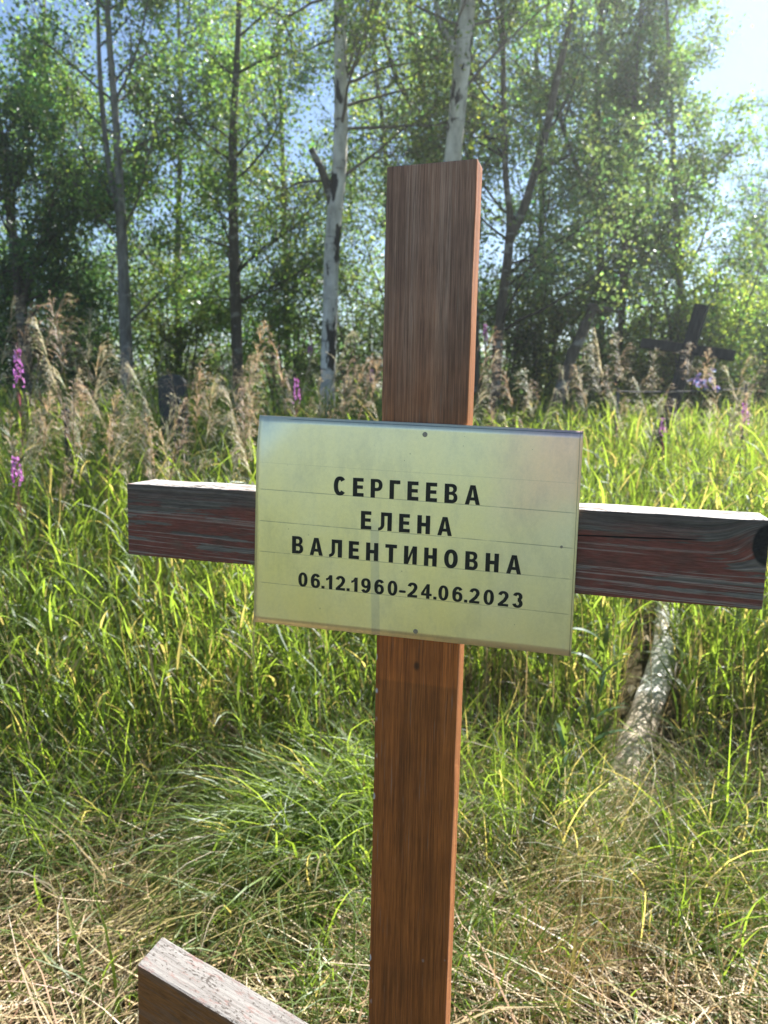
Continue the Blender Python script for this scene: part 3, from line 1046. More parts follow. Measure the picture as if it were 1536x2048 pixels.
def lettering(text, x0, z0, x1, z1, cap, y, mat, parent, loc):
    """one line of print, spread from (x0, z0) to (x1, z1) along its foot"""
    gl = [glyph(c) for c in text]
    if text[0].isdigit():       # the dates are set in a broader face
        gl = [(w * 1.14, [[[(a * 1.14, b) for a, b in c] for c in l] for l in L]) for w, L in gl]
    wid = [g[0] * cap for g in gl]
    pair = [0.45 if (a in '.-' or b in '.-') else 1.0 for a, b in zip(text[:-1], text[1:])]
    gap = ((x1 - x0) - sum(wid)) / max(sum(pair), 1e-6)
    xs = []
    x = x0
    for k, w in enumerate(wid):
        xs.append(x)
        x += w + (gap * pair[k] if k < len(pair) else 0)
    bm = bmesh.new()
    dg = None
    for lay in range(2):
        cu = bpy.data.curves.new('outline', 'CURVE')
        cu.dimensions = '2D'
        cu.fill_mode = 'BOTH'
        cu.extrude = 0.00012
        some = False
        for k, (w, L) in enumerate(gl):
            if lay >= len(L):
                continue
            zb = z0 + (z1 - z0) * (xs[k] - x0) / (x1 - x0)
            for c in L[lay]:
                sp = cu.splines.new('POLY')
                sp.points.add(len(c) - 1)
                for p, (gx, gy) in zip(sp.points, c):
                    p.co = (xs[k] + gx * cap, zb + gy * cap, 0, 1)
                sp.use_cyclic_u = True
                some = True
        if not some:
            continue
        ob = bpy.data.objects.new('outline', cu)
        COL.objects.link(ob)
        dg = bpy.context.evaluated_depsgraph_get()
        me = bpy.data.meshes.new_from_object(ob.evaluated_get(dg))
        n0 = len(bm.verts)
        bm.from_mesh(me)
        bm.verts.ensure_lookup_table()
        for v in bm.verts[n0:]:
            X, Z, d = v.co
            v.co = (X, y - d - lay * 0.00003 + plate_bow(X, Z), Z)
        bpy.data.objects.remove(ob)
        bpy.data.curves.remove(cu)
        bpy.data.meshes.remove(me)
    bmesh.ops.recalc_face_normals(bm, faces=bm.faces)
    me = bpy.data.meshes.new('lettering')
    bm.to_mesh(me)
    bm.free()
    o = link('lettering', me, mat, parent, loc)
    o['kind'] = 'stuff'
    return o


def plate_bow(x, z):
    """the thin sheet is not flat: it lifts at the right edge and its upper left corner is bent back"""
    d = 0.0007 * math.sin(x * 13 + 0.6) + 0.00012 * math.sin(z * 21 + x * 9)
    q = max(0.0, (-0.163 - x) + (z - 0.082))
    d += 1.6 * q * q
    if x > 0.11:
        d -= 0.25 * (x - 0.11) ** 2
    return d


def plate_mat():
    n = NT('brushed_gold_sheet')
    v = n.coord('Object')
    x, y, z = n.sep(v)
    blot = n.noise(v, 9, 5, 0.6)
    fine = n.noise(n.map(v, (1, 1, 1)), 260, 4, 0.7)
    brush = n.noise(n.map(v, (30, 30, 700)), 1.0, 3, 0.6)
    c = n.ramp(blot, [(0.3, (0.90, 0.83, 0.55)), (0.7, (0.95, 0.89, 0.63))])
    # reflections painted in: coppery pink in the upper right, silvery towards the right edge
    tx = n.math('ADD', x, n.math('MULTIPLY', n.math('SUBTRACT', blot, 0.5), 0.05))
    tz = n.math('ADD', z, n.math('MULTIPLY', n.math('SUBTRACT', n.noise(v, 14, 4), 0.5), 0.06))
    pink_refl = n.math('MULTIPLY', n.step(tx, 0.055, 0.150), n.step(tz, -0.05, 0.045))
    c = n.mix(c, (0.98, 0.69, 0.56), n.math('MULTIPLY', pink_refl, 0.95))
    silver_refl = n.math('MULTIPLY', n.step(tx, 0.0, 0.16), n.step(tz, 0.09, -0.03))
    c = n.mix(c, (0.80, 0.76, 0.64), n.math('MULTIPLY', silver_refl, 0.9))
    # grey run of dirt below the middle
    rx = n.math('SUBTRACT', x, n.math('MULTIPLY_ADD', z, -0.03, -0.0540))
    run = n.math('MULTIPLY', n.step(n.math('ABSOLUTE', rx), 0.0058, 0.0042), n.step(n.math('ADD', z, n.math('MULTIPLY', n.math('SUBTRACT', blot, .5), .03)), 0.0, -0.02))
    c = n.mix(c, (0.62, 0.62, 0.58), n.math('MULTIPLY', run, 0.6))
    # ruled guide lines scratched for the lettering
    tot = None
    for z0, sl, k in ((0.0166, -0.0189, 0.75), (-0.0216, -0.0181, 0.8), (-0.0572, -0.0078, 0.7), (-0.0959, -0.0094, 0.65), (0.0485, -0.02, 0.2)):
        dz = n.math('ABSOLUTE', n.math('SUBTRACT', z, n.math('MULTIPLY_ADD', x, sl, z0)))
        m = n.math('MULTIPLY', n.step(dz, 0.0006, 0.0002), k * 0.75)
        tot = m if tot is None else n.math('MAXIMUM', tot, m)
    tot = n.math('MULTIPLY', tot, n.math('MULTIPLY', n.step(x, -0.201, -0.196), n.step(x, 0.172, 0.165)))
    tot = n.math('MULTIPLY', tot, n.step(n.noise(n.map(v, (30, 1, 60)), 1.0, 4, 0.7), 0.25, 0.55))
    for dd, k in ((n.math('SUBTRACT', z, n.math('MULTIPLY_ADD', x, -0.0196, 0.1012)), 0.6),):
        m = n.math('MULTIPLY', n.step(n.math('ABSOLUTE', dd), 0.0007, 0.0003), n.math('MULTIPLY', n.step(x, -0.17, -0.15), k))
        tot = n.math('MAXIMUM', tot, m)
    m = n.math('MULTIPLY', n.step(n.math('ABSOLUTE', n.math('SUBTRACT', x, n.math('MULTIPLY_ADD', z, -0.008, 0.1708))), 0.0006, 0.0002), 0.6)
    tot = n.math('MAXIMUM', tot, m)
    c = n.mix(c, (0.10, 0.09, 0.06), tot)
    wm = n.noise(n.map(v, (22, 1, 11), (3, 0, 1)), 1.0, 6, 0.7)
    c = n.mix(c, n.ramp(wm, [(0.35, (0.84, 0.85, 0.90)), (0.5, (1, 1, 1)), (0.68, (1.06, 1.04, 0.98))]), 0.8, 'MULTIPLY')
    spk = n.math('MULTIPLY', n.step(n.voro(v, 70), 0.055, 0.03), n.step(n.noise(v, 31, 2), 0.5, 0.58))
    c = n.mix(c, (0.20, 0.17, 0.11), n.math('MULTIPLY', spk, 0.7))
    c = n.mix(c, n.ramp(fine, [(0.3, 0.93), (0.7, 1.05)]), 0.7, 'MULTIPLY')
    rough = n.ramp(n.math('ADD', blot, n.math('MULTIPLY', tot, 0.5)), [(0.3, 0.27), (0.7, 0.36)])
    h = n.math('ADD', n.math('MULTIPLY', brush, 0.25), n.math('ADD', n.math('MULTIPLY', fine, 0.3), n.math('MULTIPLY', tot, -0.6)))
    return n.done(n.principled(c, rough, 0.85, normal=n.bump(h, 0.10, 0.0006)))


def memorial_cross():
    root_loc = CROSS_T + CROSS_M @ Vector((0, 0, -HB))
    t = empty('memorial_cross', root_loc, CROSS_M.to_euler('XYZ'))
    tag(t, 'tall brown wooden Orthodox grave cross carrying a gold inscribed metal plate', 'cross')
    L = (0, 0, HB)
    post = board('post', [(-.0505, -HB - .12), (.0500, -HB - .12), (.0495, .3812), (-.0497, .3795)], 0, .0335, 1, wood_post_mat('brown_stained_wood'), t, L, rough=0.0006)
    M_BAR = wood_bar_mat('peeling_red_wood')
    board('crossbar', [(-.3877, -.0751), (.3582, -.0751), (.3594, .01747), (-.3877, .01747)], -.0016, .0613, 0, M_BAR, t, L, rough=0.0007)
    M_BAR2 = wood_bar_mat('weathered_brown_wood', knot=False, top=0.5, paints=((0.20, 0.085, 0.022), (0.29, 0.124, 0.034), (0.23, 0.098, 0.027)))
    an = R(18.1)
    foot = board('slanted_footrest', [(.0305, -.095), (.80, -.095), (.77, 0), (0, 0)], .0017, .0635, 0, M_BAR2, t,
                 (-.3929, 0, HB - .6642), (0, an, 0), rough=0.0011, bevel=0.004)
    foot['label'] = 'lower slanted bar with bleached sunlit top'
    # the plate
    tl, tr, br, bl = (-.2022, .1083), (.1731, .1004), (.1738, -.1440), (-.2073, -.1450)
    nx, nz = 46, 30
    bm = bmesh.new()
    G = {}
    for s in (0, 1):
        for i in range(nx + 1):
            for j in range(nz + 1):
                a, b = i / nx, j / nz
                X = (tl[0] * (1 - a) + tr[0] * a) * (1 - b) + (bl[0] * (1 - a) + br[0] * a) * b
                Z = (tl[1] * (1 - a) + tr[1] * a) * (1 - b) + (bl[1] * (1 - a) + br[1] * a) * b
                G[s, i, j] = bm.verts.new((X, -.0044 + s * .0008 + plate_bow(X, Z), Z))
    for i in range(nx):
        for j in range(nz):
            bm.faces.new((G[0, i, j], G[0, i, j + 1], G[0, i + 1, j + 1], G[0, i + 1, j]))
            bm.faces.new((G[1, i, j], G[1, i + 1, j], G[1, i + 1, j + 1], G[1, i, j + 1]))
    for i in range(nx):
        bm.faces.new((G[0, i, 0], G[0, i + 1, 0], G[1, i + 1, 0], G[1, i, 0]))
        bm.faces.new((G[0, i + 1, nz], G[0, i, nz], G[1, i, nz], G[1, i + 1, nz]))
    for j in range(nz):
        bm.faces.new((G[0, 0, j + 1], G[0, 0, j], G[1, 0, j], G[1, 0, j + 1]))
        bm.faces.new((G[0, nx, j], G[0, nx, j + 1], G[1, nx, j + 1], G[1, nx, j]))
    for f in bm.faces:
        f.smooth = abs(f.normal.y) > 0.9 if f.normal.length else True
    bmesh.ops.recalc_face_normals(bm, faces=bm.faces)
    for f in bm.faces:
        f.smooth = abs(f.normal.y) > 0.6
    me = bpy.data.meshes.new('name_plate')
    bm.to_mesh(me)
    bm.free()
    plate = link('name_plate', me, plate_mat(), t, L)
    n = NT('black_print')
    v = n.coord('Object')
    wr = n.noise(v, 120, 4, 0.6)
    ink = n.done(n.principled(n.ramp(wr, [(0.35, (0.012, 0.013, 0.012)), (0.75, (0.032, 0.033, 0.028))]), 0.55, spec=0.3))
    Y = -.0048
    lettering('СЕРГЕЕВА', -.1042, .0182, .0672, .0157, .0216, Y, ink, plate, None)
    lettering('ЕЛЕНА', -.0702, -.0197, .0370, -.0211, .0212, Y, ink, plate, None)
    lettering('ВАЛЕНТИНОВНА', -.1562, -.0549, .1157, -.0584, .0210, Y, ink, plate, None)
    lettering('06.12.1960-24.06.2023', -.1478, -.0946, .1192, -.0957, .0170, Y, ink, plate, None)
    # nails with worn heads
    n = NT('nail_head')
    v = n.coord('Object')
    nail_m = n.done(n.principled(n.ramp(n.noise(v, 900, 4), [(0.3, (0.16, 0.13, 0.11)), (0.7, (0.42, 0.40, 0.38))]), 0.45, 0.8))
    base = None
    for (x, z, r) in ((.0028, .0915, .0031), (-.0016, -.1354, .0031), (.1573, -.0242, .0016)):
        if base is None:
            bm = bmesh.new()
            bmesh.ops.create_cone(bm, cap_ends=True, segments=20, radius1=1, radius2=.72, depth=.55)
            bmesh.ops.rotate(bm, verts=bm.verts, cent=(0, 0, 0), matrix=Matrix.Rotation(R(90), 3, 'X'))
            base = bpy.data.meshes.new('nail')
            bm.to_mesh(base)
            bm.free()
        o = link('nail', base, nail_m, plate, (x, -.0048 + plate_bow(x, z), z))
        o.scale = (r, r, r)
        o.rotation_euler = (R(random.uniform(-6, 6)), random.uniform(0, 6), R(random.uniform(-6, 6)))
    return t


memorial_cross()


# ------------------------------------------------------------------ other graves and old timber
def far_cross():
    n = NT('grey_black_old_wood')
    v = n.coord('Object')
    a = n.noise(n.map(v, (60, 60, 6)), 1.0, 5, 0.6)
    mat = n.done(n.principled(n.ramp(a, [(0.3, (0.018, 0.017, 0.016)), (0.7, (0.06, 0.056, 0.052))]), 0.8, normal=n.bump(a, 0.6, 0.004), spec=0.25))
    Y = 6.0
    top, low = at(1404, 610, Y), at(1351, 790, Y)
    d = (top - low).normalized()
    gz = float(ground_z(low.x, Y))
    foot = low - d * ((low.z - gz + 0.1) / d.z)
    t = empty('leaning_cross', foot)
    tag(t, 'old dark wooden cross leaning to the right in front of the bushes', 'cross')
    yaw = Matrix.Rotation(R(-38), 3, 'Z')
    ex = (yaw @ Vector((1, 0, 0)))
    ez = d
    ey = ez.cross(ex).normalized()
    ex = ey.cross(ez).normalized()
    M = Matrix((ex, ey, ez)).transposed()
    t.rotation_euler = M.to_euler('XYZ')
    H = (top - foot).length
    hb = H - (at(1404, 610, Y) - at(1378, 700, Y)).length
    board('post', [(-.052, 0), (.052, 0), (.050, H), (-.050, H + .004)], -.03, .02, 1, mat, t, (0, 0, 0), step=.1, rough=.002)
    board('crossbar', [(-.37, hb - .045), (.36, hb - .04), (.36, hb + .04), (-.37, hb + .035)], -.072, -.031, 0, mat, t, (0, 0, 0), step=.1, rough=.002)
    # faded cloth flowers tied to the post
    b = empty('artificial_flowers', at(1404, 762, Y - 0.12))
    tag(b, 'faded lilac artificial flowers tied low on the dark leaning cross', 'flowers')
    cols = (0.30, 0.28, 0.42)
    s = Soup()
    k = 9
    strips(s, np.zeros((k, 3)), np.linspace(0, 2 * np.pi, k, endpoint=False), np.full(k, 0.9), np.full(k, 0.6), np.full(k, 0.032), np.full(k, 0.022), vary(cols, k, 0.15), S=3, taper=0.4)
    pm = s.mesh('blossom')
    for i in range(15):
        o = link('blossom', pm, M_PETAL, b, (rng.normal(0, .05), rng.normal(-.02, .02), rng.normal(0, .04)))
        o.rotation_euler = (rng.uniform(0.3, 2.0), rng.uniform(-.8, .8), rng.uniform(0, 6))
    s = Soup()
    tube_np(s, [(0, .03, -.25), (0.02, 0, -.1), (.01, -.01, .03)], [.006, .005, .003], 6, (0.05, 0.09, 0.03))
    link('stem', s.mesh('stem'), M_TWIG, b)


far_cross()


def dead_trunk():
    Y = 7.4
    P = np.array([[*at(u, v, Y), px(w, Y) / 2] for u, v, w in ((1118, 800, 26), (1140, 722, 23), (1158, 680, 21), (1176, 640, 20), (1188, 608, 17))])
    r = Vector((P[0, 0] - .12, Y, float(ground_z(P[0, 0], Y)) - .05))
    P = np.vstack([[r.x, r.y, r.z, P[0, 3] * 1.2], P])
    Q = smooth_path(P, 18)
    t = empty('dead_trunk', r)
    tag(t, 'dark dead trunk leaning right among the bushes, left of the dark cross', 'tree trunk')
    s = Soup()
    tube_np(s, Q[:, :3] - np.array(r), Q[:, 3], 10, rough=.07)
    link('trunk', s.mesh('trunk', True), M_DARKBARK, t)
    e = Q[-1, :3] - np.array(r)
    for d, L, w in (((.45, .1, -.02), .20, .035), ((-.3, .0, .05), .08, .03)):
        s = Soup()
        q = np.linspace(0, 1, 5)[:, None]
        tube_np(s, e - np.array([0, 0, .04]) + q * np.array(d) * L / .4, np.linspace(w, w * .5, 5), 7, rough=.08)
        link('limb', s.mesh('limb', True), M_DARKBARK, t)


dead_trunk()


def railing():
    n = NT('weathered_grey_rail')
    v = n.coord('Object')
    mat = n.done(n.principled(n.ramp(n.noise(v, 30, 4), [(0.3, (0.05, 0.05, 0.048)), (0.7, (0.16, 0.155, 0.15))]), 0.8, 0.0))
    Y = 5.6
    a, b = at(1236, 783, Y), at(1492, 777, Y)
    t = empty('grave_railing', (a.x, Y, float(ground_z(a.x, Y))))
    tag(t, 'thin grey grave railing running behind the tall grass below the dark cross', 'railing')
    o = np.array(t.location)
    s = Soup()
    q = np.linspace(0, 1, 9)[:, None]
    tube_np(s, np.array(a) - o + q * np.array(b - a) + np.stack([0 * q, 0 * q, -.012 * np.sin(q * 3.1)], 1)[:, :, 0], np.full(9, .006), 8)
    link('rail', s.mesh('rail', True), mat, t)
    for p in (a, b):
        s = Soup()
        z0 = float(ground_z(p.x, Y))
        tube_np(s, np.array([(p.x, Y, z0 - .1), (p.x + .004, Y, (z0 + p.z) / 2), (p.x, Y, p.z + .03)]) - o, [.012, .012, .011], 8)
        link('post', s.mesh('post', True), mat, t)


railing()


def headstone():
    n = NT('dark_granite')
    v = n.coord('Object')
    a = n.noise(v, 90, 5, 0.7)
    mat = n.done(n.principled(n.ramp(a, [(0.35, (0.018, 0.02, 0.022)), (0.7, (0.06, 0.063, 0.066))]), 0.5, normal=n.bump(a, 0.2, 0.002)))
    Y = 5.6
    c = at(344, 748, Y)
    z0 = float(ground_z(c.x, Y))
    t = empty('headstone', (c.x, Y, z0 - .02))
    tag(t, 'dark upright stone with rounded top, half hidden by plumed grass on the left', 'gravestone')
    H, W = c.z - z0 + .02, .20
    bm = bmesh.new()
    out = [(-W / 2, .08), (W / 2, .08), (W / 2, H - .07)] + [(W / 2 * math.cos(k), H - .07 + .07 * math.sin(k)) for k in np.linspace(.2, math.pi - .2, 9)] + [(-W / 2, H - .07)]
    fa = [bm.verts.new((x, -.04, z)) for x, z in out]
    fb = [bm.verts.new((x, .04, z)) for x, z in out]
    bm.faces.new(fa)
    bm.faces.new(fb[::-1])
    for i in range(len(out)):
        j = (i + 1) % len(out)
        bm.faces.new((fa[j], fa[i], fb[i], fb[j]))
    bmesh.ops.recalc_face_normals(bm, faces=bm.faces)
    bmesh.ops.bevel(bm, geom=[e for e in bm.edges if len(e.link_faces) == 2 and e.calc_face_angle() > .9], offset=.006, segments=2, affect='EDGES')
    me = bpy.data.meshes.new('slab')
    bm.to_mesh(me)
    bm.free()
    link('slab', me, mat, t)
    board('plinth', [(-.17, -.05), (.17, -.05), (.165, .078), (-.165, .078)], -.09, .09, 0, mat, t, (0, 0, 0), step=.1, rough=.001, bevel=.006)


headstone()


def black_post():
    n = NT('black_painted_iron')
    v = n.coord('Object')
    a = n.noise(v, 60, 4, 0.6)
    mat = n.done(n.principled(n.ramp(a, [(0.4, (0.01, 0.01, 0.012)), (0.8, (0.04, 0.036, 0.034))]), 0.45))
    Y = 4.2
    c = at(132, 826, Y)
    z0 = float(ground_z(c.x, Y))
    t = empty('iron_post', (c.x, Y, z0 - .05))
    tag(t, 'small black iron post end peeping out of the plumed grass at the left', 'post')
    H = c.z - z0 + .05
    s = Soup()
    tube_np(s, [(0, 0, 0), (0, 0, H * .5), (0, 0, H - .03)], [.017, .017, .017], 12)
    link('shaft', s.mesh('shaft', True), mat, t)
    s = Soup()
    tube_np(s, [(0, 0, H - .035), (0, 0, H - .025), (0, 0, H), (0, 0, H + .018), (0, 0, H + .025)], [.015, .027, .03, .02, .002], 12)
    link('cap', s.mesh('cap', True), mat, t)


black_post()


def white_log():
    n = NT('flaking_birch_bark')
    v = n.coord('UV')
    v = n.coord('Object')
    a = n.noise(n.map(v, (26, 26, 60)), 1.0, 6, 0.7)
    b = n.noise(n.map(v, (7, 7, 9)), 1.0, 3, 0.6)
    f = n.voro(n.map(v, (1, 1, 2.1)), 34)
    x, y, z = n.sep(v)
    bark = n.ramp(a, [(0.36, (0.06, 0.055, 0.05)), (0.46, (0.64, 0.63, 0.61)), (0.7, (0.86, 0.85, 0.83))])
    bare = n.ramp(n.noise(n.map(v, (60, 60, 5)), 1.0, 4, 0.6), [(0.3, (0.30, 0.24, 0.18)), (0.7, (0.58, 0.50, 0.41))])
    c = n.mix(bark, bare, n.step(n.math('ADD', z, n.math('MULTIPLY', n.math('SUBTRACT', b, .5), .35)), 0.52, 0.42))
    mat = n.done(n.principled(c, 0.75, normal=n.bump(n.math('ADD', a, f), 0.8, 0.012), spec=0.3))
    p0, p1, p2 = at(1256, 1590, 2.42), at(1288, 1370, 3.05), at(1338, 1190, 3.95)
    p0.z = float(ground_z(p0.x, p0.y)) + .05
    p3 = p2 + (p2 - p1) * .2
    t = empty('birch_log', p0)
    tag(t, 'whitish flaking birch log lying in the grass below the right crossbar arm', 'log')
    d = (p3 - p0)
    Lg = d.length
    t.rotation_euler = d.to_track_quat('Z', 'Y').to_euler()
    s = Soup()
    m = 34
    q = np.linspace(-.12, Lg, m)
    wob = np.stack([.012 * np.sin(q * 4 + 1), .018 * np.sin(q * 3), q], -1)
    wob[:, 0] -= .02 * np.sin(np.clip(q / Lg, 0, 1) * np.pi)
    tube_np(s, wob, np.interp(q, [-.12, .3, Lg], [.060, .058, .056]), 18, rough=.045)
    link('trunk', s.mesh('trunk', True), mat, t)
    # curls of loose bark
    for k in range(9):
        s = Soup()
        zz = rng.uniform(.35, Lg * .8)
        an = rng.uniform(0, 6.28)
        strips(s, np.array([[.058 * math.cos(an), .058 * math.sin(an), zz]]), np.array([an]), np.array([.25]), np.array([rng.uniform(.8, 2.2)]),
               np.array([rng.uniform(.03, .06)]), np.array([rng.uniform(.03, .055)]), np.array([[.62, .6, .57]]), S=4, taper=.3, round_base=False)
        link('bark_curl', s.mesh('bark_curl'), M_STRAW, t)
    for sd, z0 in ((Lg, 1), (-.12, -1)):
        s = Soup()
        tube_np(s, [(wob[-1 if z0 > 0 else 0, 0], wob[-1 if z0 > 0 else 0, 1], sd - .002 * z0), (wob[-1 if z0 > 0 else 0, 0], wob[-1 if z0 > 0 else 0, 1], sd + .004 * z0)], [.056, .004], 14)
        link('cut_end', s.mesh('cut_end'), mat, t)


white_log()


# ------------------------------------------------------------------ grass
def lodge(x, y):
    """which way the tall grass leans at a place, and how far"""
    a = 2.6 + 1.3 * np.sin(x * 1.3 + y * 0.8) + 0.9 * np.sin(x * 3.1 - y * 1.9 + 2)
    k = 0.16 + 0.14 * np.sin(x * 2.2 + 1.1 * y)
    return a, np.clip(k, 0.02, 0.4)


G_FRESH = np.array([0.122, 0.178, 0.038])
G_BLUE = np.array([0.088, 0.132, 0.048])
G_YELL = np.array([0.180, 0.235, 0.070])
G_DRYLEAF = np.array([0.25, 0.21, 0.155])
G_DRY = np.array([0.42, 0.325, 0.19])


def grass_cols(n, dry=0.10, yell=0.22):
    u = rng.uniform(0, 1, (n, 1))
    f = rng.uniform(0, 1, (n, 1))
    c = G_FRESH * f + G_BLUE * (1 - f)
    c = np.where(u < yell, G_YELL * 0.6 + c * 0.4, c)
    c = np.where(u < dry, G_DRYLEAF, c)
    return np.clip(c * np.exp(rng.normal(0, 0.22, (n, 1))), 0.004, 0.7)


def shoots(soup, x, y, H, nl, S, wmul=1.0, lmul=1.0, dry=0.07, leaf_top=True, stem_w=0.004):
    """reed-like shoots: an upright culm with long leaves at intervals"""
    n = len(x)
    base = np.stack([x, y, ground_z(x, y) - 0.01], -1)
    la, lk = lodge(x, y)
    la = la + rng.normal(0, 0.7, n)
    th0 = np.abs(lk * 0.5 + rng.normal(0, 0.08, n))
    bend = lk * 0.9 + rng.normal(0, 0.12, n)
    P = strips(soup, base, la, th0, bend, H, np.full(n, stem_w) * wmul, grass_cols(n, 0.22, 0.3), S=5, taper=0.35, round_base=False, twist=rng.uniform(-1, 1, n))
    for k in range(nl):
        t = (k + rng.uniform(0.2, 1.0, n)) / nl
        t = 0.06 + 0.90 * t
        q = t * 5
        i = np.minimum(q.astype(int), 4)
        f = (q - i)[:, None]
        r = np.arange(n)
        b = P[r, i] * (1 - f) + P[r, i + 1] * f
        az = rng.uniform(0, 2 * np.pi, n)
        ln = lmul * H * rng.uniform(0.22, 0.42, n) * (1.0 - 0.25 * t)
        up = rng.uniform(0.10, 0.75, n)
        bd = rng.uniform(0.2, 1.7, n) * np.where(rng.uniform(0, 1, n) < 0.3, 1.5, 0.8)
        wd = wmul * rng.uniform(0.006, 0.0135, n)
        dr = np.where(t < 0.3, 0.45, dry)
        c = grass_cols(n, 0.07, 0.25)
        isdry = rng.uniform(0, 1, n) < dr
        c[isdry] = G_DRYLEAF * np.exp(rng.normal(0, 0.25, (isdry.sum(), 1)))
        strips(soup, b, az, up, bd, ln, wd, c, S=S, twist=rng.uniform(-1.4, 1.4, n), taper=0.7, spin=rng.normal(0, 0.4, n))


def scatter(n, y0, y1, pad=1.0, slope=0.55):
    """points over the wedge of meadow in view, evenly by area"""
    y = np.sqrt(rng.uniform(0, 1, n) * ((y1 + pad) ** 2 - (y0 + pad) ** 2) + (y0 + pad) ** 2) - pad
    x = rng.uniform(-1, 1, n) * (slope * y + pad)
    return x, y


def tall_grass():
    s = Soup()
    # near bank of tall grass behind the cross
    x, y = scatter(3000, 2.15, 3.5)
    edge = 2.45 + 0.25 * np.sin(x * 2.3 + 0.5) + 0.12 * np.sin(x * 6.1) - 0.1 * (x > 0.6)
    k = y > edge
    gap = (x / y > .335) & (x / y < .425) & (rng.uniform(0, 1, len(x)) < .93)     # trodden beside the log
    k &= ~gap
    x, y = x[k], y[k]
    H = rng.uniform(0.55, 1.0, len(x)) * np.clip(0.75 + (y - 2.4) * 0.35, 0.7, 1.05)
    shoots(s, x, y, H, 7, 5, 0.95)
    # the meadow back to the trees
    x, y = scatter(7600, 3.3, 7.6)
    k = ~((x / y > .34) & (x / y < .43) & (y < 4.0) & (rng.uniform(0, 1, len(x)) < .9))
    x, y = x[k], y[k]
    H = rng.uniform(0.60, 1.02, len(x))
    H = H * np.where(x > 0.4, np.clip(1.0 - (y - 4) * 0.06, .75, 1), 1.0)
    shoots(s, x, y, H, 6, 4, 1.05)
    # thinner growth under the trees
    x, y = scatter(2600, 7.4, 13.0)
    shoots(s, x, y, rng.uniform(0.4, 0.85, len(x)), 5, 3, 1.3)
    o = link('tall_grass', s.mesh('tall_grass', True), M_GRASS)
    tag(o, 'tall green meadow grass growing all round the cross', None, None, 'stuff')


tall_grass()


def clump(s, cx, cy, r, n, az, spread, length, th, bend, wd, cols, S=6, lift=0.0):
    a = rng.uniform(0, 2 * np.pi, n)
    q = r * np.sqrt(rng.uniform(0, 1, n))
    x, y = cx + q * np.cos(a), cy + q * np.sin(a)
    y = np.where((x / y > .32) & (x / y < .43) & (y > 1.95), y - .35, y)      # nothing grows right against the log
    b = np.stack([x, y, ground_z(x, y) + lift * rng.uniform(0, 1, n)], -1)
    strips(s, b, az + rng.normal(0, spread, n), np.abs(rng.normal(th, 0.22, n)), rng.normal(bend, 0.35, n), length * rng.uniform(0.55, 1.1, n),
           wd * rng.uniform(0.6, 1.2, n), cols, S=S, twist=rng.uniform(-1.2, 1.2, n), spin=rng.normal(0, 0.35, n))


